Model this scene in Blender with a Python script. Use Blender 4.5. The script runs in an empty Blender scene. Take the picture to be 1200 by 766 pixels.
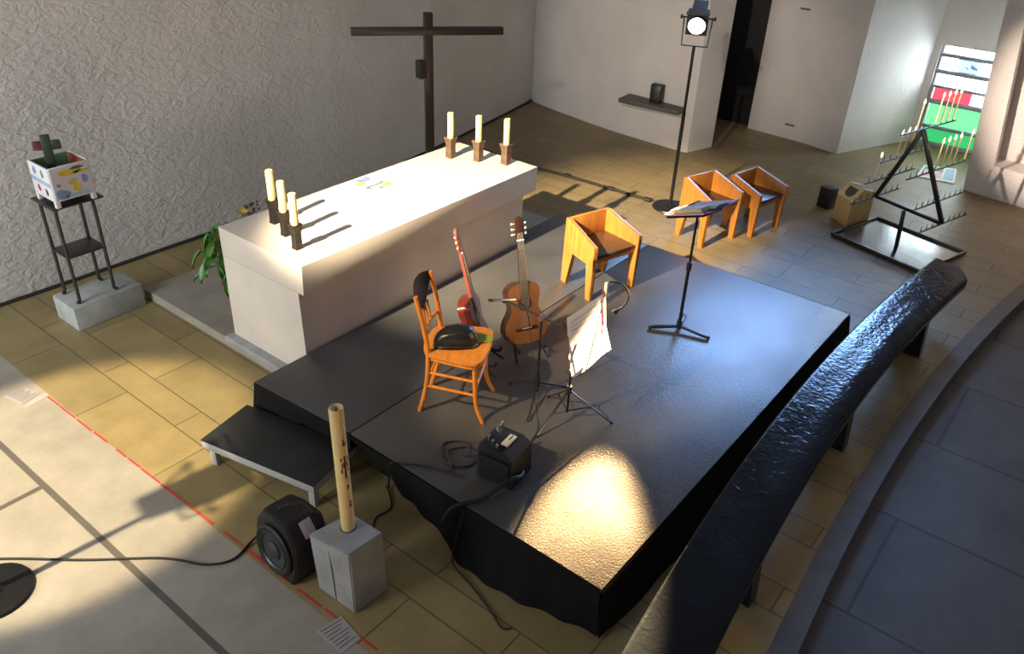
import bpy, bmesh, math, random
from math import sin, cos, pi, radians
from mathutils import Vector as V, Matrix as M4
random.seed(7)
C = bpy.context.scene.collection
SC = bpy.context.scene

# ------------------------------------------------------------------ camera
cam_d = bpy.data.cameras.new('camera'); cam = bpy.data.objects.new('camera', cam_d); C.objects.link(cam)
cam_d.sensor_width = 36.0; cam_d.lens = 948.0 / 1200 * 36.0
cam_d.clip_start = .05
R_ = V((0.6222289, -0.78192709, 0.03769909)); U_ = V((0.38904193, 0.35065667, 0.85187222)); F_ = V((0.6793214, 0.51539299, -0.52239114))
cm = M4(((R_.x, U_.x, -F_.x, 0), (R_.y, U_.y, -F_.y, 0), (R_.z, U_.z, -F_.z, 3.45), (0, 0, 0, 1)))
cam.matrix_world = cm
SC.camera = cam

# ------------------------------------------------------------------ world, lights, exposure
SC.view_settings.view_transform = 'Standard'; SC.view_settings.look = 'None'
SC.view_settings.gamma = 1.0; SC.view_settings.use_curve_mapping = False
SC.view_settings.exposure = 0.0
w = bpy.data.worlds.new('world'); SC.world = w; w.use_nodes = True
bg = w.node_tree.nodes['Background']
bg.inputs[0].default_value = (0.85, 0.82, 0.83, 1); bg.inputs[1].default_value = 0.155

def aim(o, target):
    d = V(target) - o.location
    o.rotation_euler = d.to_track_quat('-Z', 'Y').to_euler()
def spot(name, loc, target, power, angle, blend, col, size=.06):
    l = bpy.data.lights.new(name, 'SPOT'); l.energy = power; l.spot_size = radians(angle); l.spot_blend = blend
    l.color = col; l.shadow_soft_size = size
    o = bpy.data.objects.new(name, l); C.objects.link(o); o.location = loc; aim(o, target); return o
def area(name, loc, target, power, sx, sy, col):
    l = bpy.data.lights.new(name, 'AREA'); l.shape = 'RECTANGLE'; l.size = sx; l.size_y = sy; l.energy = power; l.color = col
    o = bpy.data.objects.new(name, l); C.objects.link(o); o.location = loc; aim(o, target); return o
WARM = (1.0, .76, .46)
LP = (-1.73, 3.85, 5.3)
def from_bar(az, el, d=8.):
    a, e_ = radians(az), radians(el); return (LP[0] + d * cos(e_) * cos(a), LP[1] + d * cos(e_) * sin(a), LP[2] - d * sin(e_))
spot('altar_spotlight', LP, from_bar(.3, 34.5), 16000, 20.5, .75, (1.0, .80, .54))
spot('musician_spotlight', (-1.73, 3.65, 5.3), from_bar(-14, 39.5), 2600, 16, .5, (1.0, .76, .46))
spot('floor_spotlight', (-1.73, 4.0, 5.3), (1.20, 4.38, 0), 3000, 22, .3, (1.0, .80, .50))
spot('wall_spotlight', (-1.73, 1.5, 5.3), (9.7, 4.85, 1.15), 1350, 20, .8, (1.0, .84, .68))
spot('pier_spotlight', LP, from_bar(-16.0, 18.0), 12500, 11, .6, (1.0, .82, .68))
area('blue_sheen_fill', (10.5, 3.0, 2.95), (4.6, 2.0, .3), 38, 2.7, 1.3, (.27, .50, 1.0)).data.spread = radians(52)  # unseen area light added for the blue sheen on deck and bench
area('left_side_fill', (-3.6, 5.0, 2.5), (3.0, 5.8, .9), 105, 3.0, 2.6, (.97, .98, 1.0)).data.spread = radians(100)  # added fill from the left for the left wall and altar end

# ------------------------------------------------------------------ materials
def newmat(name):
    m = bpy.data.materials.new(name); m.use_nodes = True
    nt = m.node_tree; b = nt.nodes['Principled BSDF']
    return m, nt, b
def N(nt, t, **kw):
    n = nt.nodes.new(t)
    for k, v in kw.items(): setattr(n, k, v)
    return n
def mat(name, col, rough=.6, metal=0., var=.12, vscale=6., bump=0., bscale=40., bdist=.01, coat=0., emit=None, estr=0., stretch=None, detail=5.):
    m, nt, b = newmat(name); L = nt.links.new
    tc = N(nt, 'ShaderNodeTexCoord'); src = tc.outputs['Object']
    if stretch:
        mp = N(nt, 'ShaderNodeMapping'); mp.inputs['Scale'].default_value = stretch; L(src, mp.inputs[0]); src = mp.outputs[0]
    n = N(nt, 'ShaderNodeTexNoise'); n.inputs['Scale'].default_value = vscale; n.inputs['Detail'].default_value = detail; L(src, n.inputs['Vector'])
    r = N(nt, 'ShaderNodeValToRGB'); e = r.color_ramp.elements
    e[0].position = .3; e[1].position = .7
    e[0].color = tuple(c * (1 - var) for c in col) + (1,); e[1].color = tuple(min(1, c * (1 + var)) for c in col) + (1,)
    L(n.outputs['Fac'], r.inputs[0]); L(r.outputs[0], b.inputs['Base Color'])
    b.inputs['Roughness'].default_value = rough; b.inputs['Metallic'].default_value = metal
    b.inputs['Coat Weight'].default_value = coat
    if bump:
        n2 = N(nt, 'ShaderNodeTexNoise'); n2.inputs['Scale'].default_value = bscale; n2.inputs['Detail'].default_value = 4; L(src, n2.inputs['Vector'])
        bp = N(nt, 'ShaderNodeBump'); bp.inputs['Strength'].default_value = bump; bp.inputs['Distance'].default_value = bdist
        L(n2.outputs['Fac'], bp.inputs['Height']); L(bp.outputs[0], b.inputs['Normal'])
    if emit:
        b.inputs['Emission Color'].default_value = tuple(emit) + (1,); b.inputs['Emission Strength'].default_value = estr
    return m
def tile_mat(name, c1, c2, joint, bw, rh, jw, ox, oy, rough=.55, offset=.5, jsm=.1, spec=.4, squash=1.0, uneven=0., grey=None):
    """stone slabs laid in rows along world Y"""
    m, nt, b = newmat(name); L = nt.links.new
    tc = N(nt, 'ShaderNodeTexCoord'); sp = N(nt, 'ShaderNodeSeparateXYZ'); L(tc.outputs['Object'], sp.inputs[0])
    ay = N(nt, 'ShaderNodeMath', operation='ADD'); ay.inputs[1].default_value = oy; L(sp.outputs['Y'], ay.inputs[0])
    ax = N(nt, 'ShaderNodeMath', operation='ADD'); ax.inputs[1].default_value = ox; L(sp.outputs['X'], ax.inputs[0])
    xo = ax.outputs[0]
    if uneven:      # alternate wide and narrow rows
        def mth(op, a, b_=None):
            n_ = N(nt, 'ShaderNodeMath', operation=op)
            for k_, v_ in enumerate((a, b_)):
                if v_ is None: continue
                if isinstance(v_, (int, float)): n_.inputs[k_].default_value = v_
                else: L(v_, n_.inputs[k_])
            return n_.outputs[0]
        per = 2 * rh; fl = mth('FLOOR', mth('DIVIDE', xo, per)); a_ = mth('SUBTRACT', xo, mth('MULTIPLY', fl, per))
        w1 = per * uneven
        q_ = mth('ADD', mth('MULTIPLY', mth('MINIMUM', a_, w1), rh / w1), mth('MULTIPLY', mth('MAXIMUM', mth('SUBTRACT', a_, w1), 0.), rh / (per - w1)))
        xo = mth('ADD', mth('MULTIPLY', fl, per), q_)
    cb = N(nt, 'ShaderNodeCombineXYZ'); L(ay.outputs[0], cb.inputs['X']); L(xo, cb.inputs['Y'])
    br = N(nt, 'ShaderNodeTexBrick'); br.offset = offset; br.squash = squash; br.squash_frequency = 3
    br.inputs['Scale'].default_value = 1; br.inputs['Brick Width'].default_value = bw; br.inputs['Row Height'].default_value = rh
    br.inputs['Mortar Size'].default_value = jw; br.inputs['Mortar Smooth'].default_value = jsm; br.inputs['Bias'].default_value = 0
    br.inputs['Color1'].default_value = c1 + (1,); br.inputs['Color2'].default_value = c2 + (1,); br.inputs['Mortar'].default_value = joint + (1,)
    L(cb.outputs[0], br.inputs['Vector'])
    n = N(nt, 'ShaderNodeTexNoise'); n.inputs['Scale'].default_value = 3.5; n.inputs['Detail'].default_value = 8; n.inputs['Roughness'].default_value = .65; L(tc.outputs['Object'], n.inputs['Vector'])
    r = N(nt, 'ShaderNodeMapRange'); r.inputs['From Min'].default_value = .25; r.inputs['From Max'].default_value = .75; r.inputs['To Min'].default_value = .78; r.inputs['To Max'].default_value = 1.18
    L(n.outputs['Fac'], r.inputs['Value'])
    mx = N(nt, 'ShaderNodeVectorMath', operation='SCALE'); L(br.outputs['Color'], mx.inputs[0]); L(r.outputs[0], mx.inputs['Scale'])
    col_out = mx.outputs[0]
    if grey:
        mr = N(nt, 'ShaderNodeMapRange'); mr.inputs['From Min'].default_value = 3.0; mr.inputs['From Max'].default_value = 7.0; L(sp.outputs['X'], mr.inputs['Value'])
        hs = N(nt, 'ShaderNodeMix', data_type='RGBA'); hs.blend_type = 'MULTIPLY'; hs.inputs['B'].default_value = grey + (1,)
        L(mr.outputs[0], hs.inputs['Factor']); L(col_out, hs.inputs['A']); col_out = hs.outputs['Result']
    L(col_out, b.inputs['Base Color']); b.inputs['Roughness'].default_value = rough; b.inputs['Specular IOR Level'].default_value = spec
    bp = N(nt, 'ShaderNodeBump'); bp.inputs['Strength'].default_value = .25; bp.inputs['Distance'].default_value = .006; bp.invert = True
    n3 = N(nt, 'ShaderNodeTexNoise'); n3.inputs['Scale'].default_value = 60; L(tc.outputs['Object'], n3.inputs['Vector'])
    ad = N(nt, 'ShaderNodeMath', operation='MULTIPLY_ADD'); ad.inputs[1].default_value = .25; L(n3.outputs['Fac'], ad.inputs[0]); L(br.outputs['Fac'], ad.inputs[2])
    L(ad.outputs[0], bp.inputs['Height']); L(bp.outputs[0], b.inputs['Normal'])
    return m
def plaster(name, col, strength=.9, scale=14.):
    m, nt, b = newmat(name); L = nt.links.new
    tc = N(nt, 'ShaderNodeTexCoord')
    n = N(nt, 'ShaderNodeTexNoise'); n.inputs['Scale'].default_value = 1.3; n.inputs['Detail'].default_value = 6; L(tc.outputs['Object'], n.inputs['Vector'])
    r = N(nt, 'ShaderNodeValToRGB'); r.color_ramp.elements[0].position = .3; r.color_ramp.elements[1].position = .75
    r.color_ramp.elements[0].color = tuple(c * .88 for c in col) + (1,); r.color_ramp.elements[1].color = tuple(min(1, c * 1.05) for c in col) + (1,)
    L(n.outputs['Fac'], r.inputs[0]); L(r.outputs[0], b.inputs['Base Color']); b.inputs['Roughness'].default_value = .85
    mp = N(nt, 'ShaderNodeMapping'); mp.inputs['Scale'].default_value = (1, 1, 1.5); mp.inputs['Rotation'].default_value = (.3, .5, .4); L(tc.outputs['Object'], mp.inputs[0])
    a = N(nt, 'ShaderNodeTexNoise'); a.inputs['Scale'].default_value = scale; a.inputs['Detail'].default_value = 5; a.inputs['Distortion'].default_value = .8; L(mp.outputs[0], a.inputs['Vector'])
    v = N(nt, 'ShaderNodeTexVoronoi'); v.inputs['Scale'].default_value = scale * 2.4; L(mp.outputs[0], v.inputs['Vector'])
    s = N(nt, 'ShaderNodeMath', operation='MULTIPLY_ADD'); s.inputs[1].default_value = -.12; L(v.outputs['Distance'], s.inputs[0]); L(a.outputs['Fac'], s.inputs[2])
    bp = N(nt, 'ShaderNodeBump'); bp.inputs['Strength'].default_value = strength; bp.inputs['Distance'].default_value = .05
    L(s.outputs[0], bp.inputs['Height']); L(bp.outputs[0], b.inputs['Normal'])
    return m
def vinyl(name, col, rlo, rhi, bump, bscale, bdist=.004, big=.0, coat=0., spec=.5):
    """dark semi-gloss sheet with grainy, patchy sheen"""
    m, nt, b = newmat(name); L = nt.links.new
    tc = N(nt, 'ShaderNodeTexCoord')
    n = N(nt, 'ShaderNodeTexNoise'); n.inputs['Scale'].default_value = 2.2; n.inputs['Detail'].default_value = 8; L(tc.outputs['Object'], n.inputs['Vector'])
    r = N(nt, 'ShaderNodeMapRange'); r.inputs['From Min'].default_value = .3; r.inputs['From Max'].default_value = .7; r.inputs['To Min'].default_value = rlo; r.inputs['To Max'].default_value = rhi
    L(n.outputs['Fac'], r.inputs['Value']); L(r.outputs[0], b.inputs['Roughness'])
    cr = N(nt, 'ShaderNodeValToRGB'); cr.color_ramp.elements[0].position = .3; cr.color_ramp.elements[1].position = .7
    cr.color_ramp.elements[0].color = tuple(c * .8 for c in col) + (1,); cr.color_ramp.elements[1].color = tuple(c * 1.2 for c in col) + (1,)
    L(n.outputs['Fac'], cr.inputs[0]); L(cr.outputs[0], b.inputs['Base Color'])
    b.inputs['Specular IOR Level'].default_value = spec; b.inputs['Coat Weight'].default_value = coat; b.inputs['Coat Roughness'].default_value = .15
    a = N(nt, 'ShaderNodeTexNoise'); a.inputs['Scale'].default_value = bscale; a.inputs['Detail'].default_value = 3; L(tc.outputs['Object'], a.inputs['Vector'])
    h = a.outputs['Fac']
    if big:
        a2 = N(nt, 'ShaderNodeTexNoise'); a2.inputs['Scale'].default_value = 14; a2.inputs['Detail'].default_value = 3; a2.inputs['Distortion'].default_value = 1.2; L(tc.outputs['Object'], a2.inputs['Vector'])
        s = N(nt, 'ShaderNodeMath', operation='MULTIPLY_ADD'); s.inputs[1].default_value = big; L(a2.outputs['Fac'], s.inputs[0]); L(h, s.inputs[2]); h = s.outputs[0]
    bp = N(nt, 'ShaderNodeBump'); bp.inputs['Strength'].default_value = bump; bp.inputs['Distance'].default_value = bdist
    L(h, bp.inputs['Height']); L(bp.outputs[0], b.inputs['Normal'])
    return m
def wood(name, col, rough=.4, var=.22, stretch=(14, 14, 1.5), coat=.2):
    return mat(name, col, rough, 0, var, 3.0, .08, 30, .004, coat, stretch=stretch)
def glow(name, col, strength):
    m, nt, b = newmat(name)
    b.inputs['Base Color'].default_value = tuple(c * .5 for c in col) + (1,); b.inputs['Roughness'].default_value = .3
    b.inputs['Emission Color'].default_value = tuple(col) + (1,); b.inputs['Emission Strength'].default_value = strength
    n = N(nt, 'ShaderNodeTexNoise'); n.inputs['Scale'].default_value = 7
    r = N(nt, 'ShaderNodeMapRange'); r.inputs['To Min'].default_value = strength * .8; r.inputs['To Max'].default_value = strength * 1.2
    nt.links.new(n.outputs['Fac'], r.inputs['Value']); nt.links.new(r.outputs[0], b.inputs['Emission Strength'])
    return m

m_wall = plaster('roughcast_left', (.76, .74, .72), .45, 12)
m_wall2 = plaster('plaster_right', (.72, .68, .64), .16, 22)
m_pier = plaster('plaster_pier', (.70, .64, .60), .30, 22)
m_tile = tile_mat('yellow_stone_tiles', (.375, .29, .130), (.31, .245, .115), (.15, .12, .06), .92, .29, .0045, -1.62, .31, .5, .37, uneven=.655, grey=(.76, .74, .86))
m_conc = tile_mat('pale_concrete', (.40, .37, .31), (.37, .345, .29), (.13, .12, .10), 6.0, 1.2, .022, -1.18, -4.36 + 6, .6, .5, .3)
m_nave = tile_mat('nave_concrete', (.150, .142, .138), (.140, .134, .130), (.085, .08, .08), 5.0, .93, .012, -3.53, 2.2, .6, .5, .3)
m_kerb = mat('kerb_stone', (.135, .125, .118), .6, 0, .15, 5, .2, 60)
m_altar = mat('altar_stone', (.68, .63, .55), .55, 0, .06, 3, .15, 90, .003)
m_dais = mat('dais_stone', (.34, .315, .26), .6, 0, .15, 4, .2, 60)
m_deck = vinyl('platform_vinyl', (.070, .068, .064), .28, .42, .5, 120, .0045)
m_cloth = mat('black_cloth', (.010, .010, .011), .85, 0, .3, 8, .3, 25, .01)
m_steptop = mat('black_step_cloth', (.018, .020, .020), .6, 0, .3, 6, .3, 60)
m_greypaint = mat('grey_painted_wood', (.42, .43, .42), .5, 0, .08)
m_iron = vinyl('hammered_black_iron', (.010, .013, .018), .10, .20, .30, 40, .004, 2.6, .0, .22)
m_metal = mat('dark_metal', (.075, .078, .074), .4, .7, .2, 20, .1, 80)
m_blackmetal = mat('black_metal', (.012, .012, .013), .38, .3, .2, 20)
m_bronze = mat('dark_bronze', (.030, .024, .020), .45, .6, .3, 25, .2, 60)
m_bronze_lit = mat('lit_bronze', (.13, .085, .055), .5, .5, .3, 25, .2, 60)  # holder bronze again, with the spotlit tone put into its colour
m_chrome = mat('chrome', (.75, .75, .76), .18, 1., .05)
m_blackplastic = mat('black_plastic', (.012, .012, .013), .42, 0, .2, 20, .08, 120)
m_rubber = mat('black_rubber', (.010, .010, .010), .6, 0, .2)
m_wax = mat('ivory_wax', (.80, .60, .27), .5, 0, .06, 12)
m_wax.node_tree.nodes['Principled BSDF'].inputs['Subsurface Weight'].default_value = .25
m_wax.node_tree.nodes['Principled BSDF'].inputs['Subsurface Radius'].default_value = (.02, .012, .006)
m_wax2 = mat('pale_wax', (.90, .70, .38), .5, 0, .05, 12)
m_conblock = mat('grey_concrete', (.34, .345, .34), .8, 0, .16, 7, .35, 45, .01)
m_conblock2 = mat('pale_grey_concrete', (.44, .47, .46), .8, 0, .16, 7, .35, 45, .01)
m_chairwood = wood('orange_oak', (.47, .185, .036), .38)
m_chairseat = wood('brown_leather_seat', (.085, .045, .024), .5, .2, (4, 4, 4))
m_bent = wood('honey_beech', (.60, .195, .022), .3)
m_bentseat = wood('honey_plywood', (.58, .21, .032), .32, .15, (3, 12, 3))
m_backrest = mat('black_backrest', (.014, .015, .017), .45, 0, .2)
m_leather = mat('black_leather', (.012, .013, .015), .32, 0, .3, 12, .25, 30, .01)
m_lime = mat('lime_cloth', (.42, .52, .05), .7, 0, .15, 15, .2, 60)
m_olive = mat('olive_cloth', (.16, .15, .07), .7, 0, .15, 15, .2, 60)
m_rosewood = wood('dark_rosewood', (.045, .018, .012), .25, .3, (20, 20, 2), .5)
m_mahog = wood('red_mahogany', (.20, .030, .018), .22, .25, (20, 20, 2), .6)
m_cedar = wood('cedar_top', (.20, .085, .030), .3, .15, (30, 30, 1.5), .4)
m_cedard = wood('dark_cedar_top', (.11, .052, .026), .3, .15, (30, 30, 1.5), .4)
m_ebony = wood('ebony', (.020, .013, .010), .4)
m_redneck = wood('red_neck', (.26, .050, .030), .3, .2, (20, 20, 2), .5)
m_bone = mat('bone', (.85, .82, .72), .4, 0, .05)
m_string = mat('nylon_string', (.42, .38, .34), .3, 0, .05)
m_paper = mat('white_paper', (.88, .87, .84), .7, 0, .03)
def translucent(m, amt):
    nt = m.node_tree; b = nt.nodes['Principled BSDF']; out = nt.nodes['Material Output']
    t = N(nt, 'ShaderNodeBsdfTranslucent'); t.inputs[0].default_value = (.92, .88, .82, 1); mx = N(nt, 'ShaderNodeMixShader'); mx.inputs[0].default_value = amt
    nt.links.new(b.outputs[0], mx.inputs[1]); nt.links.new(t.outputs[0], mx.inputs[2]); nt.links.new(mx.outputs[0], out.inputs[0])
m_thinpaper = mat('thin_white_paper', (.92, .90, .87), .7, 0, .03); translucent(m_thinpaper, .6)
m_page = mat('cream_page', (.86, .72, .38), .7, 0, .08, 20)
m_purple = mat('purple_folder', (.22, .07, .20), .5, 0, .1)
m_pink = mat('pink_card', (.80, .45, .55), .5, 0, .1)
m_redfold = mat('red_folder', (.70, .10, .12), .5, 0, .1)
m_greyslate = mat('slate_folder', (.16, .15, .20), .5, 0, .1)
m_ink = mat('ink', (.10, .10, .12), .7, 0, .1)
m_faintink = mat('faint_print', (.60, .59, .60), .7, 0, .1)
m_leaf = mat('green_leaf', (.085, .23, .040), .4, 0, .35, 18)
m_stem = mat('stem', (.10, .14, .05), .6)
m_yellow = mat('yellow_petal', (.75, .55, .03), .6, 0, .2, 30)
m_brownpet = mat('brown_dry_flower', (.10, .07, .05), .8, 0, .3, 30)
m_terra = mat('clay_pot', (.25, .15, .10), .7)
m_whitepaint = mat('white_painted_board', (.78, .78, .80), .5, 0, .04)
m_lav = mat('lavender_paint', (.60, .56, .66), .5, 0, .06)
m_pblue = mat('blue_paint', (.20, .28, .50), .5, 0, .15)
m_plblue = mat('light_blue_paint', (.35, .50, .66), .5, 0, .15)
m_pyel = mat('yellow_paint', (.62, .50, .06), .5, 0, .2)
m_pgreen = mat('green_paint', (.16, .34, .20), .5, 0, .15)
m_pred = mat('red_paint', (.40, .07, .05), .5, 0, .15)
m_cblue = mat('print_blue', (.30, .42, .72), .6, 0, .2, 40)
m_cyel = mat('print_yellow', (.78, .62, .16), .6, 0, .2, 40)
m_pdark = mat('dark_paint', (.04, .05, .09), .5, 0, .15)
m_pinside = mat('blue_green_paint', (.20, .27, .27), .6, 0, .2)
m_crossred = mat('dark_red_glass', (.14, .03, .05), .35, 0, .4, 20)
m_crossgreen = mat('dark_green_glass', (.035, .05, .035), .35, 0, .4, 20)
m_darkwood = wood('dark_brown_wood', (.026, .016, .012), .45, .3)
m_rust = mat('plate_bronze', (.035, .032, .024), .5, .2, .3, 12)
m_ply = wood('pale_beech', (.62, .42, .19), .45, .12, (10, 10, 2))
m_plyedge = wood('light_maple', (.74, .60, .38), .45, .1, (10, 10, 2))
m_slate = mat('slate_shelf', (.10, .095, .080), .6, 0, .2, 8, .3, 40)
m_door = mat('dark_door', (.012, .013, .018), .6, 0, .2)
m_gap = mat('dark_gap', (.03, .028, .025), .8)
m_tape = mat('red_tape', (.62, .06, .06), .5, 0, .2, 12)
m_tapepale = mat('pale_tape', (.62, .50, .44), .5, 0, .15, 12)
m_notice = mat('grey_notice', (.46, .43, .43), .5, 0, .05)
m_noticedk = mat('dark_notice', (.13, .13, .14), .5, 0, .05)
m_cream = mat('cream_label', (.66, .62, .48), .5, 0, .06)
m_lilac = mat('lilac_label', (.55, .48, .56), .5, 0, .06)
m_cone = mat('grey_cone', (.035, .040, .040), .5, 0, .2)
m_wick = mat('wick', (.05, .04, .03), .9)
m_flame = glow('flame', (1.0, .72, .34), 14)
m_lens = glow('lit_lens', (1.0, .90, .70), 30)
m_darklens = mat('dark_lens', (.05, .05, .06), .1, 0, .1, coat=1)
m_traymetal = mat('tray_steel', (.24, .25, .26), .2, .85, .25, 3, .1, 12, .01)
g_white = glow('white_glass', (.78, .93, 1.0), 30.0)
g_blue = glow('pale_blue_glass', (.45, .68, .85), 1.5)
g_red = glow('red_glass', (.95, .10, .16), 1.1)
g_pink = glow('pink_white_glass', (1.0, .78, .85), 2.0)
g_green = glow('green_glass', (.20, .90, .36), 1.15)
g_green2 = glow('deep_green_glass', (.05, .60, .18), .9)
m_mull = mat('concrete_mullion', (.32, .33, .37), .7, 0, .15)
m_mullred = mat('red_brown_mullion', (.16, .05, .06), .7, 0, .15)

# ------------------------------------------------------------------ mesh helpers
def BM(): return bmesh.new()
def box(bm, c, s, rot=None, bevel=0., seg=2):
    ret = bmesh.ops.create_cube(bm, size=1.0); vs = ret['verts']
    mt = M4.Translation(V(c)) @ (rot.to_4x4() if rot is not None else M4.Identity(4)) @ M4.Diagonal(V((s[0], s[1], s[2], 1)))
    bmesh.ops.transform(bm, matrix=mt, verts=vs)
    if bevel:
        es = {e for v in vs for e in v.link_edges}
        bmesh.ops.bevel(bm, geom=list(es), offset=bevel, segments=seg, affect='EDGES', profile=.5)
    return bm
def bar(bm, a, b, wx, wz, bevel=0., upv=(0, 0, 1)):
    a, b = V(a), V(b); d = (b - a); L = d.length; x = d.normalized(); u = V(upv)
    if abs(x.dot(u)) > .98: u = V((1, 0, 0))
    y = u.cross(x).normalized(); z = x.cross(y)
    rot = M4((x, y, z)).transposed()
    return box(bm, (a + b) / 2, (L, wx, wz), rot, bevel)
def tube(bm, pts, r, n=10, cap=True):
    pts = [V(p) for p in pts]; k = len(pts)
    rs = r if isinstance(r, (list, tuple)) else [r] * k
    t0 = (pts[1] - pts[0]).normalized(); a = V((0, 0, 1)) if abs(t0.z) < .9 else V((1, 0, 0))
    nrm = t0.cross(a).normalized(); rings = []
    for i in range(k):
        t = (pts[min(i + 1, k - 1)] - pts[max(i - 1, 0)]).normalized()
        nrm = (nrm - t * nrm.dot(t)).normalized(); bi = t.cross(nrm)
        rings.append([bm.verts.new(pts[i] + (nrm * cos(2 * pi * j / n) + bi * sin(2 * pi * j / n)) * rs[i]) for j in range(n)])
    for i in range(k - 1):
        for j in range(n):
            bm.faces.new((rings[i][j], rings[i][(j + 1) % n], rings[i + 1][(j + 1) % n], rings[i + 1][j]))
    if cap:
        bm.faces.new(rings[0][::-1]); bm.faces.new(rings[-1])
    return bm
def smooth_path(pts, sub=8):
    pts = [V(p) for p in pts]; out = []
    for i in range(len(pts) - 1):
        p0, p1, p2, p3 = pts[max(i - 1, 0)], pts[i], pts[i + 1], pts[min(i + 2, len(pts) - 1)]
        for s in range(sub):
            t = s / sub
            out.append(.5 * ((2 * p1) + (p2 - p0) * t + (2 * p0 - 5 * p1 + 4 * p2 - p3) * t * t + (3 * p1 - p0 - 3 * p2 + p3) * t ** 3))
    out.append(pts[-1]); return out
def lathe(bm, prof, n=24, mt=None):
    rings = []; mt = mt or M4.Identity(4)
    for r, z in prof:
        if r < 1e-6: rings.append([bm.verts.new(mt @ V((0, 0, z)))])
        else: rings.append([bm.verts.new(mt @ V((r * cos(2 * pi * j / n), r * sin(2 * pi * j / n), z))) for j in range(n)])
    for a, b in zip(rings[:-1], rings[1:]):
        for j in range(n):
            k = (j + 1) % n
            if len(a) == 1 and len(b) == 1: continue
            if len(a) == 1: bm.faces.new((a[0], b[k], b[j]))
            elif len(b) == 1: bm.faces.new((a[j], a[k], b[0]))
            else: bm.faces.new((a[j], a[k], b[k], b[j]))
    return bm
def prism(bm, pts, h, mt=None, bevel=0.):
    """polygon in XY extruded along +Z by h, then transformed"""
    mt = mt or M4.Identity(4)
    a = [bm.verts.new(V((p[0], p[1], 0))) for p in pts]; b = [bm.verts.new(V((p[0], p[1], h))) for p in pts]
    k = len(pts); fs = [bm.faces.new(a[::-1]), bm.faces.new(b)]
    for i in range(k): fs.append(bm.faces.new((a[i], a[(i + 1) % k], b[(i + 1) % k], b[i])))
    vs = a + b
    if bevel:
        es = [e for f in fs for e in f.edges]
        r = bmesh.ops.bevel(bm, geom=list(set(es)), offset=bevel, segments=2, affect='EDGES', profile=.5)
        vs = list({v for f in r['faces'] for v in f.verts} | {v for v in vs if v.is_valid} | {v for f in fs if f.is_valid for v in f.verts})
    bmesh.ops.transform(bm, matrix=mt, verts=vs)
    return bm
def sheet(bm, fn, nu, nv, thick=0.):
    g = [[bm.verts.new(V(fn(i / nu, j / nv))) for j in range(nv + 1)] for i in range(nu + 1)]
    fs = [bm.faces.new((g[i][j], g[i + 1][j], g[i + 1][j + 1], g[i][j + 1])) for i in range(nu) for j in range(nv)]
    if thick: bmesh.ops.solidify(bm, geom=fs, thickness=thick)
    return bm
def ball(bm, c, r, sc=(1, 1, 1), n=12):
    ret = bmesh.ops.create_uvsphere(bm, u_segments=n, v_segments=max(6, n // 2 + 2), radius=r)
    bmesh.ops.transform(bm, matrix=M4.Translation(V(c)) @ M4.Diagonal(V((sc[0], sc[1], sc[2], 1))), verts=ret['verts']); return bm
def obj(name, bm, m, parent=None, label=None, smooth=True, ang=35):
    bmesh.ops.recalc_face_normals(bm, faces=bm.faces[:])
    me = bpy.data.meshes.new(name); bm.to_mesh(me); bm.free()
    me.materials.append(m)
    if smooth:
        me.polygons.foreach_set('use_smooth', [True] * len(me.polygons)); me.set_sharp_from_angle(angle=radians(ang))
    o = bpy.data.objects.new(name, me); C.objects.link(o)
    if parent: o.parent = parent
    if label: o['label'] = label
    return o
def tag(o, label, cat, group=None):
    o['label'] = label; o['category'] = cat
    if group: o['group'] = group
    return o
def thing(name, label, cat, loc=(0, 0, 0), rot=(0, 0, 0), group=None):
    o = bpy.data.objects.new(name, None); o.empty_display_size = .1; C.objects.link(o)
    o.location = loc; o.rotation_euler = rot
    return tag(o, label, cat, group)
def struct(name, bm, m, parent=None, smooth=True):
    o = obj(name, bm, m, parent, smooth=smooth)
    if not parent: o['kind'] = 'structure'
    return o
def dup(root, loc, rot, label, group=None):
    r = root.copy(); C.objects.link(r); r.location = loc; r.rotation_euler = rot; r['label'] = label
    if group: r['group'] = group
    for ch in list(root.children):
        c = ch.copy(); C.objects.link(c); c.parent = r
        for g in ch.children:
            d = g.copy(); C.objects.link(d); d.parent = c
    return r
def frame(o, x, y, z):
    """matrix with columns x,y,z at o"""
    return M4(((x[0], y[0], z[0], o[0]), (x[1], y[1], z[1], o[1]), (x[2], y[2], z[2], o[2]), (0, 0, 0, 1)))

# ------------------------------------------------------------------ setting: floors
def kerb_y(x, off=0.): return .468 - (x - 4.8) ** 2 / 44 + off
xs = [1.63 + i * (14 - 1.63) / 40 for i in range(41)]
poly = [(x, kerb_y(x, .13)) for x in xs] + [(14, 9), (1.63, 9)]
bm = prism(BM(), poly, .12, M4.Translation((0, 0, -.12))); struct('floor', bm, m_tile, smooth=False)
bm = prism(BM(), [(-4, -6), (1.63, -6), (1.63, 9), (-4, 9)], .12, M4.Translation((0, 0, -.12))); struct('floor_left', bm, m_conc, smooth=False)
bm = prism(BM(), [(1.63, -6), (14, -6)] + [(x, kerb_y(x)) for x in xs[::-1]], .12, M4.Translation((0, 0, -.24))); struct('floor_right', bm, m_nave, smooth=False)
poly = [(x, kerb_y(x)) for x in xs] + [(x, kerb_y(x, .13)) for x in xs[::-1]]
bm = prism(BM(), poly, .24, M4.Translation((0, 0, -.235))); struct('trim_1', bm, m_kerb, smooth=False)
# altar dais slab
bm = box(BM(), (4.55, 4.99, .04), (3.5, 2.02, .08), bevel=.008); struct('trim_2', bm, m_dais, smooth=False)

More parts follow.
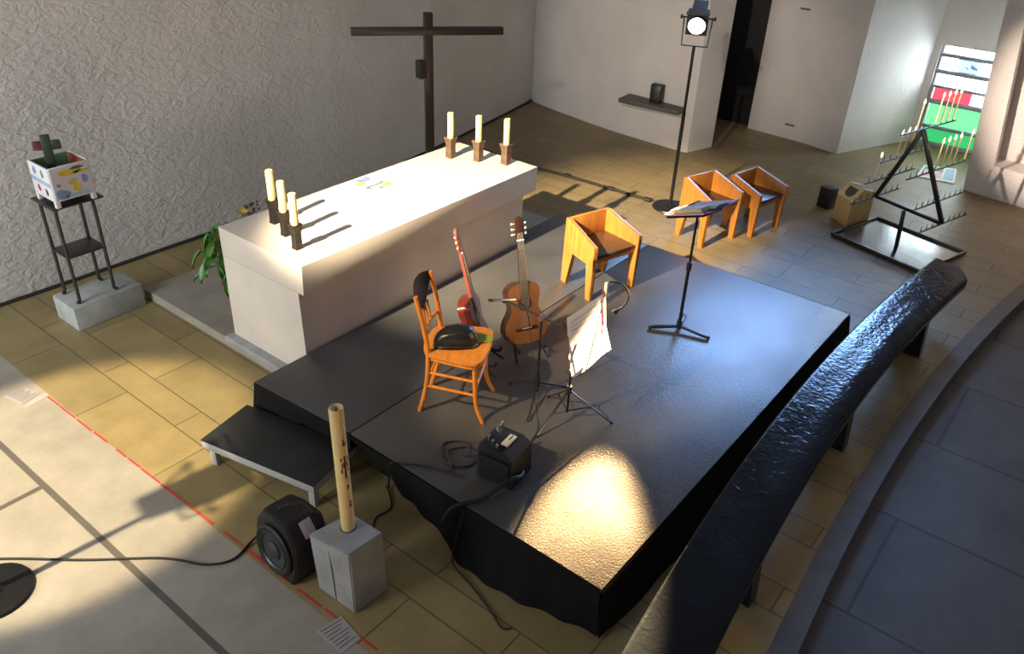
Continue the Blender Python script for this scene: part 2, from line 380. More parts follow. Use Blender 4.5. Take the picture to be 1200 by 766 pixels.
# ------------------------------------------------------------------ setting: walls
def wall(name, foot, back, h, m, n=1):
    """foot = inner line on the floor, back = outer line (reversed automatically)"""
    return struct(name, prism(BM(), foot + back[::-1], h, M4.Translation((0, 0, -.1))), m, smooth=False)
lw = [(p.x, p.y) for p in smooth_path([(-2.5, 6.98, 0), (.4, 6.78, 0), (1.95, 6.71, 0), (2.8, 6.69, 0), (3.8, 6.675, 0), (5.5, 6.64, 0), (6.97, 6.78, 0), (8.4, 6.99, 0), (9.78, 7.24, 0)], 6)]
wall('wall_left', lw, [(x, y + .5) for x, y in lw], 5.6, m_wall)
bb = BM()
tube(bb, [(x, y - .012, .012) for x, y in lw], .016, 6)
struct('foot_strip_left', bb, m_gap)  # thin dark strip following the foot of the wall
bwf = [(p.x, p.y) for p in smooth_path([(9.80, 7.35, 0), (9.60, 6.52, 0), (9.42, 5.52, 0), (9.35, 4.45, 0)], 5)] + [(9.365, 4.40), (9.80, 4.27)]
wall('wall_back', bwf, [(10.3, 7.35), (10.15, 6.5), (9.98, 5.2), (9.84, 4.36)], 5.6, m_wall2)
# right-hand wall with its dark doorway and deep window bay
wall('wall_right', [(10.92, 4.27), (10.86, 3.45), (10.74, 2.98), (10.75, 2.94), (12.02, 2.40)], [(12.4, 4.27), (12.4, 3.4), (12.4, 2.9), (12.4, 2.7), (12.4, 2.40)], 5.6, m_wall2)
wall('wall_passage', [(10.95, 7.5), (10.95, 5.35)], [(11.4, 7.5), (11.4, 5.35)], 5.6, m_wall2)
struct('wall_lintel', box(BM(), (11.2, 4.81, 3.85), (.5, 1.08, 3.3)), m_wall2, smooth=False)
dr = struct('door_1', box(BM(), (11.06, 4.81, 1.1), (.06, 1.08, 2.2), bevel=.005), m_door)
obj('door_handle', tube(BM(), [(11.03, 5.2, 1.05), (10.985, 5.2, 1.05), (10.985, 5.08, 1.05)], .009), m_chrome, dr)
# window bay end wall (around the stained glass)
e = BM()
box(e, (12.2, 2.37, .65), (.4, .10, 1.3)); box(e, (12.2, 1.5, 3.4), (.4, 1.84, 4.2)); box(e, (12.2, .70, .65), (.4, .44, 1.3)); box(e, (12.2, 1.6, -.02), (.4, 1.5, .12))
struct('wall_window_bay', e, m_wall2, smooth=False)
# pier right of the window: leaning reveal and a shadowed niche
def pier_y(z): return 1.345 + .095 * z
e = BM()
rings = []
for z in (-.1, .37, 5.5):
    rings.append([(10.56, pier_y(z), z), (12.5, pier_y(z) - .45, z), (12.5, -3, z), (10.30, -3, z), (10.30, .2, z), (10.36, .45, z)])
def loft(e, rings):
    vs = [[e.verts.new(V(p)) for p in r] for r in rings]
    k = len(vs[0])
    for a, b in zip(vs[:-1], vs[1:]):
        for j in range(k): e.faces.new((a[j], a[(j + 1) % k], b[(j + 1) % k], b[j]))
    e.faces.new(vs[0][::-1]); e.faces.new(vs[-1]); return e
# lower part below the sill, then jamb strip left of the niche, then the niche back
loft(e, [[(10.555, pier_y(z), z), (12.5, pier_y(z) - .45, z), (12.5, -3, z), (10.25, -3, z), (10.40, .45, z)] for z in (-.1, .37)])
loft(e, [[(10.555, pier_y(z), z), (12.5, pier_y(z) - .45, z), (12.5, pier_y(z) - .6, z), (10.85, pier_y(z) - .26 + .03 * z, z), (10.51, pier_y(z) - .28 + .03 * z, z)] for z in (.37, 5.5)])
box(e, (11.3, -.8, 2.9), (.9, 4.2, 5.1))
struct('wall_pier', e, m_pier, smooth=False)

# ------------------------------------------------------------------ stained-glass window
wr = BM()
rows = [(1.185, .05), (.975, .055), (.785, .035), (.585, .05), (.255, .035), (.03, .05)]
for z, h in rows: box(wr, (12.03, 1.55, z), (.08, 1.5, h), bevel=.004)
box(wr, (12.05, 2.30, .65), (.05, .035, 1.3), bevel=.004)
win = struct('window_1', wr, m_mull)
def pane(name, y0, y1, z0, z1, m): return obj(name, box(BM(), (12.06, (y0 + y1) / 2, (z0 + z1) / 2), (.02, abs(y1 - y0), z1 - z0)), m, win, smooth=False)
pane('clear_pane', .95, 2.26, 1.21, 1.29, g_white)
pane('clear_pane', 2.08, 2.26, 1.00, 1.16, g_white); pane('blue_pane', 1.80, 2.08, 1.00, 1.16, g_blue); pane('clear_pane', .95, 1.80, 1.00, 1.16, g_white)
sc_ = BM()
for k in range(7):
    y0 = 1.84 + random.random() * .10; z0 = 1.04 + random.random() * .05
    tube(sc_, smooth_path([(12.045, y0, z0), (12.045, y0 + random.uniform(-.04, .05), z0 + .025), (12.045, y0 + random.uniform(0, .09), z0 + random.uniform(.02, .07))], 4), .006, 6)
obj('painted_line', sc_, m_pblue, win)
pane('clear_pane', .95, 2.26, .80, .95, g_white)
pane('red_pane', 1.80, 2.26, .61, .77, g_red); pane('pink_pane', .95, 1.80, .61, .77, g_pink)
pane('green_pane', .95, 2.26, .27, .56, g_green); pane('green_pane', .95, 2.26, .05, .24, g_green2)

# small slots in the right wall
for k, (y, z) in enumerate([(3.676, .19), (3.80, 1.66)]):
    x0 = 10.92 - (4.27 - y) * .074
    tag(obj('wall_slot', box(BM(), (x0 + .005, y, z), (.03, .13, .022), M4.Rotation(-.075, 3, 'Z'), .004), m_slate),
        ['small dark slot low in the white wall right of the doorway', 'small dark slot high in the white wall right of the doorway'][k], 'wall vent')

# ------------------------------------------------------------------ altar
alt = thing('altar', 'massive pale stone altar table under the spotlight', 'altar', (2.83, 3.86, .08))
X0, X1, Y0, Y1 = 0., 2.52, 0., .90
# tapered end profile (YZ), extruded along X
def altar_body():
    b = BM()
    rings = []
    for (x, ins) in ((.0, 0), (X1 - .10, 0)):
        rings.append([(x + .02 * (x < 1), .075, 0), (x, .065, .72), (x, .895, .72), (x + .02 * (x < 1), .94, 0)])
    vs = [[b.verts.new(V(p)) for p in r] for r in rings]
    for j in range(4): b.faces.new((vs[0][j], vs[0][(j + 1) % 4], vs[1][(j + 1) % 4], vs[1][j]))
    b.faces.new(vs[0][::-1]); b.faces.new(vs[1]); return b
obj('base', altar_body(), m_altar, alt, smooth=False)
b = BM(); prism(b, [(0, .0), (.01, -.22), (.9, -.22), (.90, .0)], X1, frame((0, 0, .94), (0, 1, 0), (0, 0, 1), (1, 0, 0)), .004)
obj('table_slab', b, m_altar, alt)
obj('plinth', box(BM(), (1.2, .52, .012), (2.5, .90, .05), bevel=.004), m_conblock, alt)

def candle_pair(x, y, z0, hold, hm, lab, klab, tilt=0):
    h = thing('candle_holder', klab, 'candle holder', (x, y, z0), (0, 0, tilt), 'candle holders on the altar')
    b = BM(); s = [(r_ * hold, z_) for r_, z_ in [(.040, 0), (.036, .02), (.034, .11), (.044, .155), (.048, .175), (.030, .172), (.029, .15)]]
    lathe(b, [(0, 0)] + s + [(0, .15)], 4, M4.Rotation(pi / 4, 4, 'Z')); obj('stem', b, hm, h, smooth=False)
    obj('cup_rim', lathe(BM(), [(.047 * hold, .165), (.051 * hold, .172), (.047 * hold, .180), (.033 * hold, .176), (.047 * hold, .165)], 4, M4.Rotation(pi / 4, 4, 'Z')), hm, h, smooth=False)
    c = thing('altar_candle', lab, 'candle', (x, y, z0 + .152), (0, 0, 0), 'candles on the altar')
    obj('wax', lathe(BM(), [(0, 0), (.0265, 0), (.0265, .232), (.0235, .238), (.014, .234), (0, .232)], 16), m_wax, c)
    obj('wick', tube(BM(), [(0, 0, .23), (.001, 0, .244)], .0018, 6), m_wick, c)
ZA = 1.02
for (x, y, l) in [(2.985, 4.09, 'front'), (3.065, 4.31, 'middle'), (3.14, 4.53, 'rear')]:
    candle_pair(x, y, ZA, 1.0, m_bronze, f'thick ivory candle, {l} one of the three on the left altar end', f'near-black candle holder, {l} one of three on the left altar end')
for (x, y, l) in [(5.005, 4.545, 'leftmost'), (5.11, 4.32, 'middle'), (5.215, 4.10, 'rightmost')]:
    candle_pair(x, y, ZA, 1.22, m_bronze_lit, f'slim ivory candle, {l} of the three on the far right altar end', f'square brown-lit candle holder, {l} of three on the far right altar end')
card = thing('printed_card', 'open printed card with blue and yellow pictures on the altar top', 'card', (4.10, 4.58, ZA), (0, 0, .05))
b = BM(); sheet(b, lambda u, v: ((u - .5) * .24, (v - .5) * .28, .002 + .010 * abs(u - .5)), 8, 2, .0015); obj('page', b, m_paper, card)
for nm, m, cx, cy, sx, sy in [('blue_picture', m_cblue, .02, .10, .12, .07), ('blue_picture', m_cblue, -.085, -.06, .05, .05), ('yellow_picture', m_cyel, .075, -.10, .07, .06), ('yellow_picture', m_cyel, -.06, .05, .07, .05), ('green_picture', m_pgreen, .0, -.115, .04, .03), ('grey_line', m_rust, -.0, -.045, .20, .012)]:
    b = BM(); sheet(b, lambda u, v: (cx + (u - .5) * sx, cy + (v - .5) * sy + .006 * sin(7 * u), .0055 + .010 * abs(cx + (u - .5) * sx) / .24), 4, 3, .0006); obj(nm, b, m, card)

# ------------------------------------------------------------------ standing cross behind the altar
cr = thing('standing_cross', 'tall slender dark cross standing behind the altar', 'cross', (5.87, 5.62, 0), (0, 0, -.689))
obj('upright', box(BM(), (0, 0, .98), (.088, .075, 1.945), bevel=.006), m_darkwood, cr)
b = BM(); box(b, (0, -.01, 1.787), (1.46, .075, .07), bevel=.006); obj('crossbar', b, m_darkwood, cr)
obj('title_plate', box(BM(), (-.075, -.015, 1.43), (.075, .09, .17), M4.Rotation(.5, 3, 'Z'), .004), m_rust, cr)
obj('foot_plate', box(BM(), (0, 0, .0075), (.3, .3, .015), bevel=.004), m_blackmetal, cr)

# ------------------------------------------------------------------ stage platform and step
pf = thing('stage_platform', 'low black platform with two gleaming vinyl sheets and a black skirt', 'platform', (0, 0, 0))
ZP = .33
b = BM(); prism(b, [(2.44, 1.235), (5.985, 1.235), (5.985, 3.042), (2.45, 3.042)], .026, M4.Translation((0, 0, ZP - .026)), .003); obj('deck_sheet', b, m_deck, pf)
b = BM(); prism(b, [(2.452, 3.05), (5.985, 3.05), (6.0, 4.04), (5.36, 4.04), (5.36, 3.915), (2.395, 3.905)], .026, M4.Translation((0, 0, ZP - .026)), .003); obj('deck_sheet', b, m_deck, pf)
b = BM(); box(b, (4.22, 2.15, .235), (3.4, 1.75, .13)); box(b, (4.15, 3.475, .235), (3.3, .80, .13)); obj('frame', b, m_cloth, pf, smooth=False)
for x in (2.6, 4.2, 5.8):
    for y in (1.36, 2.9, 3.7): obj('leg', box(BM(), (x, y, .085), (.05, .05, .17), bevel=.004), m_blackmetal, pf)
# skirt cloth: front face (runs in y at x=2.44) then right face (runs in x at y=1.235)
fpts = [(3.05, .10, .17), (2.85, .11, .06), (2.62, .06, .02), (2.35, .015, .006), (2.06, -.10, .004), (1.88, -.11, .004), (1.70, -.095, .004), (1.45, -.04, .004), (1.26, .0, .004)]
def fprof(y):
    for (a, b_) in zip(fpts[:-1], fpts[1:]):
        if a[0] >= y >= b_[0]:
            t = (a[0] - y) / (a[0] - b_[0]); t = t * t * (3 - 2 * t)
            return a[1] + (b_[1] - a[1]) * t, a[2] + (b_[2] - a[2]) * t
    return fpts[-1][1:]
def skirt_front(u, v):
    y = 3.05 - u * (3.05 - 1.24); dx, zb = fprof(max(1.26, min(3.05, y)))
    z = ZP - .003 + (zb - ZP + .003) * v
    return (2.434 + dx * v ** 1.4 + .006 * sin(u * 55) * v, y - .015 * v * u, z)
def skirt_right(u, v):
    x = 2.434 + u * (5.985 - 2.434)
    return (x - .01 * v * (1 - u), 1.225 - .05 * v * (1 + .25 * sin(u * 31)) * min(1, u * 8) - .015 * v, ZP - .003 + (.006 - ZP) * v)
b = BM(); sheet(b, skirt_front, 70, 8, .004); obj('skirt_cloth', b, m_cloth, pf, ang=70)
b = BM(); sheet(b, skirt_right, 80, 6, .004); obj('skirt_cloth', b, m_cloth, pf, ang=70)
b = BM(); sheet(b, lambda u, v: (2.45 - .055 * u - .05 * v * (u > .5), 3.05 + .855 * u + .0 * v, ZP - .003 + (.16 - .10 * u - ZP) * v), 20, 6, .004); obj('skirt_cloth', b, m_cloth, pf, ang=70)
b = BM(); sheet(b, lambda u, v: (5.992 + .03 * v, 1.235 + 2.8 * u, ZP - .003 + (.006 - ZP) * v), 40, 4, .004); obj('skirt_cloth', b, m_cloth, pf, ang=70)

st = thing('platform_step', 'black topped step with pale grey edge at the left end of the platform', 'step', (1.91, 3.806, 0), (0, 0, .21))
obj('tread', box(BM(), (.205, -.43, .197), (.41, .86, .008), bevel=.002), m_steptop, st)
obj('board', box(BM(), (.205, -.43, .165), (.405, .855, .055), bevel=.004), m_greypaint, st)
for x in (.05, .36):
    for y in (-.05, -.81): obj('leg', box(BM(), (x, y, .068), (.045, .045, .137), bevel=.004), m_greypaint, st)

# ------------------------------------------------------------------ curved black bench
bn = thing('curved_bench', 'long curved black hammered bench along the step edge', 'bench', (0, 0, 0))
def bench_y(x): return 1.105 - (x - 4.72) ** 2 / 40
def bench_pt(x, t, z):
    """t: 0 left edge .. 1 right edge"""
    yl = bench_y(x); wd = .345 - .02 * max(0, (3 - x)) * .3
    return (x, yl - wd * t, z)
sec = [(.0, .425), (.004, .452), (.02, .462), (.06, .463), (.3, .453), (.6, .452), (.9, .450), (.97, .440), (1.0, .415), (.99, .36), (.93, .34), (.5, .36), (.08, .36), (.01, .375)]
b = BM(); nx = 90; rings = []
for i in range(nx + 1):
    x = 1.2 + (7.22 - 1.2) * i / nx
    ring = []
    for t, z in sec:
        xx = x
        if x > 7.0: xx = x - max(0, (x - 7.0)) * (.25 + .75 * max(0, t - .7) / .3) * (1 if t > .7 else .25 * t / .7)
        ring.append(b.verts.new(V(bench_pt(xx, t, z))))
    rings.append(ring)
k = len(sec)
for a_, c_ in zip(rings[:-1], rings[1:]):
    for j in range(k): b.faces.new((a_[j], a_[(j + 1) % k], c_[(j + 1) % k], c_[j]))
b.faces.new(rings[0][::-1]); b.faces.new(rings[-1])
obj('seat_slab', b, m_iron, bn, ang=60)
for x in (6.33, 4.76, 3.15, 1.6):
    yc = bench_y(x) - .20
    b = BM(); loft(b, [[(x - .05, yc - .14, .005), (x + .05, yc - .14, .005), (x + .05, yc + .10, .005), (x - .05, yc + .10, .005)],
                       [(x - .06, yc - .11, .37), (x + .06, yc - .11, .37), (x + .06, yc + .12, .37), (x - .06, yc + .12, .37)]])
    obj('leg', b, m_iron, bn, smooth=False)

# ------------------------------------------------------------------ spotlight stands
def lamp_stand(loc, target, lit, label, zl=1.95):
    t = thing('spotlight_stand', label, 'stage lamp', loc)
    obj('base_disc', lathe(BM(), [(0, 0), (.19, 0), (.195, .008), (.19, .018), (.06, .026), (.03, .05), (0, .05)], 36), m_blackmetal, t)
    b = BM(); tube(b, [(0, 0, .02), (0, 0, 1.05)], .019, 14); tube(b, [(0, 0, 1.0), (0, 0, zl - .24)], .015, 14); obj('pole', b, m_blackmetal, t)
    d = (V(target) - V((loc[0], loc[1], loc[2] + zl))).normalized()
    side = d.cross(V((0, 0, 1))).normalized(); up = side.cross(d)
    o = V((0, 0, zl)); F = frame(o, side, up, -d)     # local: x side, y up, -z beam
    b = BM(); rr = []
    for z, s in ((-.10, .115), (.03, .115), (.05, .085), (.30, .080), (.34, .05)):
        rr.append([(s * cos(pi / 4 + j * pi / 2 + 0) * 1.25, s * sin(pi / 4 + j * pi / 2) * 1.25, z) for j in range(4)] if z < .04 else [(s * cos(pi / 4 + j * pi / 2) * 1.25, s * sin(pi / 4 + j * pi / 2) * 1.25, z) for j in range(4)])
    vs = [[b.verts.new(F @ V(p)) for p in r] for r in rr]
    for a_, c_ in zip(vs[:-1], vs[1:]):
        for j in range(4): b.faces.new((a_[j], a_[(j + 1) % 4], c_[(j + 1) % 4], c_[j]))
    b.faces.new(vs[0][::-1]); b.faces.new(vs[-1]); obj('housing', b, m_metal, t, smooth=False)
    obj('lens_ring', lathe(BM(), [(.082, -.10), (.095, -.10), (.095, -.125), (.082, -.125), (.082, -.10)], 28, F), m_blackmetal, t)
    obj('lens', lathe(BM(), [(.083, -.101), (.07, -.112), (.04, -.120), (0, -.123)], 28, F), m_lens if lit else m_darklens, t, 'glowing warm white lens' if lit else None)
    b = BM(); yk = [F @ V((-.135, 0, .06)), F @ V((-.135, -.06, .05)), V((0, 0, zl - .24)) - side * .125, V((0, 0, zl - .24)) + side * .125, F @ V((.135, -.06, .05)), F @ V((.135, 0, .06))]
    tube(b, yk, .008, 8); obj('yoke', b, m_metal, t)
    for s_ in (-1, 1):
        kb = BM(); tube(kb, [F @ V((s_ * .09, 0, .06)), F @ V((s_ * .165, 0, .06))], .008, 8); tube(kb, [F @ V((s_ * .150, 0, .06)), F @ V((s_ * .172, 0, .06))], .020, 10); obj('tilt_knob', kb, m_blackmetal, t)
    fb = BM(); bar(fb, F @ V((-.11, .125, -.13)), F @ V((.11, .125, -.13)), .004, .03); obj('filter_clip', fb, m_metal, t)
    if lit:
        l = bpy.data.lights.new('lamp_beam', 'SPOT'); l.energy = 95000; l.spot_size = radians(9.3); l.spot_blend = .6; l.color = (1.0, .62, .28); l.shadow_soft_size = .03
        lo = bpy.data.objects.new('lamp_beam', l); C.objects.link(lo); lo.parent = t; lo.location = o + d * .14; lo.rotation_euler = d.to_track_quat('-Z', 'Y').to_euler()
    return t
lamp_stand((7.607, 3.675, 0), (1.95, 1.17, ZP), True, 'tall black stand with a lit spotlight behind the wooden armchairs')
lamp_stand((.635, 3.76, 0), (3.6, 3.0, .5), False, 'black round lamp stand base cut off at the left picture edge', 1.78)

# ------------------------------------------------------------------ wooden armchairs
def wood_chair(loc, rz, label, k=1.0):
    t = thing('wooden_armchair', label, 'chair', loc, (0, 0, rz), 'low wooden armchairs')
    D = .39; T = .036; WF, WB = .485, .425
    spl = math.atan2((WF - WB) / 2, D)
    for s in (-1, 1):
        prof = [(-D / 2, 0), (-D / 2 + .055, 0), (-D / 2 + .075, .30), (D / 2 - .120, .30), (D / 2 - .055, 0), (D / 2 + .012, 0), (D / 2 - .005, .56), (D / 2 - .04, .56), (-D / 2 - .008, .46), (-D / 2 - .012, .43)]
        F = M4.Translation((s * (WF + WB) / 4, 0, 0)) @ M4.Rotation(s * spl, 4, 'Z') @ frame((-T / 2 - s * T / 2, 0, 0), (0, 1, 0), (0, 0, 1), (1, 0, 0))
        b = BM(); prism(b, [(a, c * k) for a, c in prof], T, F, .003)
        obj('side_panel', b, m_chairwood, t)
    obj('back_panel', box(BM(), (0, D / 2 - .022, .455 * k), (WB - 2 * T + .006, .028, .21 * k), M4.Rotation(-.02, 3, 'X'), .003), m_chairwood, t)
    b = BM(); prism(b, [(-WF / 2 + T, -D / 2 + .012), (WF / 2 - T, -D / 2 + .012), (WB / 2 - T, D / 2 - .03), (-WB / 2 + T, D / 2 - .03)], .03, M4.Translation((0, 0, .345 * k)), .004); obj('seat', b, m_chairseat, t)
    obj('apron', box(BM(), (0, -D / 2 + .03, .325 * k), (WF - 2 * T - .002, .022, .036), bevel=.003), m_chairwood, t)
    return t
wood_chair((5.045, 2.985, ZP), -.29, 'low wooden armchair standing on the platform behind the music sheet')
wood_chair((7.18, 3.05, 0), -.30, 'low wooden armchair on the floor partly behind the book stand, left of the two', 1.10)
wood_chair((7.76, 2.81, 0), -.21, 'low wooden armchair on the floor, right of the pair beyond the platform')

# ------------------------------------------------------------------ bentwood cafe chair
bc = thing('bentwood_chair', 'glossy honey bentwood cafe chair with black backrest on the platform', 'chair', (3.105, 2.76, ZP), (0, 0, .50))
# local: front = -y
SH = .46
for s in (-1, 1):
    b = BM(); tube(b, smooth_path([(s * .135, .215, 0), (s * .142, .165, .22), (s * .150, .150, SH), (s * .160, .180, .68), (s * .165, .215, .835)], 6), [.016 - .004 * abs(i / 24 - .4) for i in range(25)], 10); obj('rear_leg', b, m_bent, bc)
    b = BM(); tube(b, smooth_path([(s * .175, -.195, 0), (s * .160, -.150, .12), (s * .160, -.140, .30), (s * .165, -.140, SH - .03)], 6), [.012 + .006 * i / 18 for i in range(19)], 10); obj('front_leg', b, m_bent, bc)
    for z in (.20, .30):
        obj('stretcher', tube(BM(), [(s * .145, .16, z + .01), (s * .162, -.145, z - .005)], .009, 8), m_bent, bc)
obj('stretcher', tube(BM(), [(-.16, -.145, .25), (.16, -.145, .25)], .009, 8), m_bent, bc)
obj('stretcher', tube(BM(), [(-.143, .162, .25), (.143, .162, .25)], .009, 8), m_bent, bc)
sp = [(x, y) for x, y in [(-.16, .16), (-.18, .05), (-.205, -.12), (-.185, -.175), (-.10, -.195), (0, -.20), (.10, -.195), (.185, -.175), (.205, -.12), (.18, .05), (.16, .16), (.08, .195), (-.08, .195)]]
sp = [(p.x, p.y) for p in smooth_path([V((a, c, 0)) for a, c in sp] + [V((sp[0][0], sp[0][1], 0))], 4)][:-1]
b = BM(); prism(b, sp, .028, M4.Translation((0, 0, SH - .028)), .006); obj('seat', b, m_bentseat, bc)
b = BM(); prism(b, [(x * .93, y * .93) for x, y in sp], .035, M4.Translation((0, 0, SH - .06)), .004); obj('seat_rail', b, m_bent, bc)
def backp(u, v):
    q = 2 * (u - .5); x = q * .168; top = .838 + .030 * (1 - q * q); bot = .655 + .14 * abs(q) ** 1.2
    z = bot + (top - bot) * v
    return (x, .183 + .24 * (z - .68) + .030 * (1 - q * q), z)
b = BM(); sheet(b, backp, 16, 8, .016); obj('backrest', b, m_backrest, bc, 'black curved backrest panel', ang=60)
obj('lower_rail', tube(BM(), smooth_path([(-.155, .165, .575), (0, .19, .565), (.155, .165, .575)], 6), .011, 8), m_bent, bc)
for x in (-.05, 0, .05): obj('spindle', tube(BM(), [(x, .185, .57), (x, .205, .70)], .007, 8), m_bent, bc)

hat = thing('black_leather_bag', 'domed black leather bag lying on the honey bentwood chair', 'bag', (3.075, 2.755, ZP + SH + .001), (0, 0, -.80))
def bagf(u, v):
    a = u * 2 * pi; ph = v * pi / 2
    r = cos(ph) ** .5; z = .115 * sin(ph) ** .9
    x = .135 * cos(a) * r * (1 + .06 * sin(2 * a)); y = .095 * sin(a) * r
    if y < -.05: y = -.05 + (y + .05) * .45
    return (x, y, z * (1 + .10 * cos(a)))
b = BM(); sheet(b, bagf, 40, 12); bmesh.ops.remove_doubles(b, verts=b.verts[:], dist=.0005); bmesh.ops.holes_fill(b, edges=b.edges[:], sides=60); obj('bag_body', b, m_leather, hat, ang=70)
b = BM(); tube(b, smooth_path([(-.135, -.02, .006), (-.09, -.066, .020), (0, -.076, .032), (.09, -.066, .020), (.135, -.02, .006)], 6), .006, 8); obj('rim_piping', b, m_leather, hat)
lc = obj('lime_cloth', sheet(BM(), lambda u, v: ((u - .5) * .10 + .012 * sin(9 * v), (v - .5) * .18, .004 + .010 * (1 + sin(11 * u + 6 * v)) / 2), 12, 14, .005), m_lime, ang=70)
lc.location = (3.205, 2.69, ZP + SH); lc.rotation_euler = (0, 0, .5); tag(lc, 'crumpled lime green cloth beside the black bag on the chair seat', 'cloth')

# ------------------------------------------------------------------ guitars
def half_prof():
    pts = [(.0, .0), (.07, .004), (.135, .030), (.178, .085), (.184, .135), (.165, .195), (.130, .250), (.117, .290), (.124, .345), (.138, .395), (.132, .440), (.100, .475), (.05, .489), (0, .49)]
    return [(p.x, p.y) for p in smooth_path([V((a, c, 0)) for a, c in pts], 5)]
HP = half_prof(); OUT = HP + [(-x, z) for x, z in HP[-2:0:-1]]
def guitar(loc, yaw, lean, roll, sc, mb, mtop, mneck, label):
    g = thing('classical_guitar', label, 'guitar', loc, (0, 0, 0), 'guitars on stands')
    g.rotation_mode = 'XYZ'; g.matrix_world = M4.Translation(loc) @ M4.Rotation(yaw, 4, 'Z') @ M4.Rotation(-lean, 4, 'X') @ M4.Rotation(roll, 4, 'Y') @ M4.Scale(sc, 4)
    FR = lambda y: frame((0, y, 0), (1, 0, 0), (0, 0, 1), (0, -1, 0))     # polygon XZ, extruded toward -Y
    obj('body', prism(BM(), OUT, .092, FR(.046), .003), mb, g)
    top = obj('soundboard', prism(BM(), [(x * .985, (z - .245) * .985 + .245) for x, z in OUT], .004, FR(-.0455)), mtop, g)
    obj('sound_hole', lathe(BM(), [(0, 0), (.043, 0), (.043, .0008), (0, .0008)], 28, frame((0, -.0497, .325), (1, 0, 0), (0, 0, 1), (0, -1, 0))), m_ebony, top)
    obj('rosette', lathe(BM(), [(.046, 0), (.058, 0), (.058, .001), (.046, .001), (.046, 0)], 28, frame((0, -.0497, .325), (1, 0, 0), (0, 0, 1), (0, -1, 0))), m_rosewood, top)
    br = obj('bridge', box(BM(), (0, -.0535, .13), (.18, .008, .028), bevel=.002), m_ebony, top)
    obj('saddle', box(BM(), (0, -.058, .133), (.078, .004, .004)), m_bone, br)
    nb = BM(); loft(nb, [[(-.030, -.048, .36), (.030, -.048, .36), (.025, -.020, .40), (-.025, -.020, .40)], [(-.029, -.050, .49), (.029, -.050, .49), (.022, -.020, .53), (-.022, -.020, .53)], [(-.026, -.050, .82), (.026, -.050, .82), (.018, -.028, .83), (-.018, -.028, .83)]])
    bmesh.ops.translate(nb, verts=nb.verts[:], vec=(0, -.002, 0)); obj('neck', nb, mneck, g)
    fb = obj('fretboard', loft(BM(), [[(-.031, -.058, .37), (.031, -.058, .37), (.031, -.051, .37), (-.031, -.051, .37)], [(-.026, -.058, .822), (.026, -.058, .822), (.026, -.051, .822), (-.026, -.051, .822)]]), m_ebony, g)
    for n in range(1, 17):
        z = .822 - .645 * (1 - 2 ** (-n / 12)); obj('fret', box(BM(), (0, -.0585, z), (.052 + .008 * (n / 16), .002, .002)), m_chrome, fb)
    hb = BM(); hp = [(-.026, .82), (.026, .82), (.034, .85), (.036, .985), (.022, 1.0), (0, 1.008), (-.022, 1.0), (-.036, .985), (-.034, .85)]
    prism(hb, hp, .018, M4.Translation((0, -.035, 0)) @ frame((0, 0, 0), (1, 0, 0), (0, 0, 1), (0, -1, 0)), .002)
    obj('headstock', hb, mneck, g)
    obj('nut', box(BM(), (0, -.058, .826), (.056, .008, .010)), m_bone, g)
    for s in (-1, 1):
        for q in range(3):
            z = .872 + q * .040
            pb = BM(); tube(pb, [(s * .034, -.044, z), (s * .052, -.044, z)], .003, 6); ball(pb, (s * .056, -.044, z), .0095, (1, .6, 1.0), 8); obj('tuning_peg', pb, m_bone, g)
    for q in range(6):
        f = (q - 2.5) / 2.5
        obj('string', tube(BM(), [(f * .034, -.0605, .133), (f * .022, -.0625, .83), (f * .020, -.056, .88)], .0008, 5), m_string, g)
    return g
def guitar_stand(loc, yaw, label):
    t = thing('guitar_stand', label, 'guitar stand', loc, (0, 0, yaw), 'guitar stands on the platform')
    b = BM()
    for s in (-1, 1): tube(b, smooth_path([(s * .12, -.13, .012), (s * .10, -.05, .08), (s * .05, .06, .25), (s * .02, .10, .32)], 5), .009, 8)
    obj('front_leg', b, m_blackmetal, t)
    obj('rear_leg', tube(BM(), [(0, .10, .32), (0, .25, .012)], .009, 8), m_blackmetal, t)
    for s in (-1, 1):
        obj('yoke_arm', tube(BM(), smooth_path([(s * .03, .05, .16), (s * .09, -.01, .10), (s * .10, -.10, .085), (s * .10, -.115, .115)], 5), .010, 8), m_rubber, t)
    return t
guitar((3.85, 2.80, ZP + .085), -.45, .27, 0, .885, m_rosewood, m_cedar, m_rosewood, 'classical guitar with brown top facing front, beside the wooden armchair')
guitar_stand((3.85, 2.80, ZP), -.45, 'black guitar stand under the guitar that faces the front')
guitar((3.51, 2.91, ZP + .085), .50, .29, .15, .89, m_mahog, m_cedard, m_redneck, 'reddish guitar seen from its side, behind the bentwood chair')
guitar_stand((3.51, 2.91, ZP), .50, 'black guitar stand under the reddish guitar behind the chair')

# ------------------------------------------------------------------ boom microphone stand
ms = thing('boom_microphone_stand', 'black tripod boom stand in front of the brown topped guitar', 'microphone stand', (3.508, 2.435, ZP))
for (x, y) in [(3.479, 2.64), (3.245, 2.303), (3.70, 2.32)]:
    b = BM(); d = V((x - 3.508, y - 2.435, 0)); tube(b, [V((0, 0, .10)), d + V((0, 0, .010))], .008, 8); tube(b, [d * .93 + V((0, 0, .018)), d + V((0, 0, .008))], .011, 8); obj('leg', b, m_blackmetal, ms)
obj('hub', tube(BM(), [(0, 0, .07), (0, 0, .15)], .020, 12), m_blackplastic, ms)
obj('upright', tube(BM(), [(0, 0, .03), (0, 0, .585)], .0085, 10), m_blackmetal, ms)
bo = BM(); tube(bo, [(-.04, .27, .62), (.07, -.30, .53)], .007, 8); tube(bo, [(.065, -.28, .532), (.075, -.33, .525)], .013, 10); obj('boom', bo, m_blackmetal, ms)
obj('clutch', tube(BM(), [(-.022, .0, .583), (.022, .0, .583)], .018, 12), m_chrome, ms)
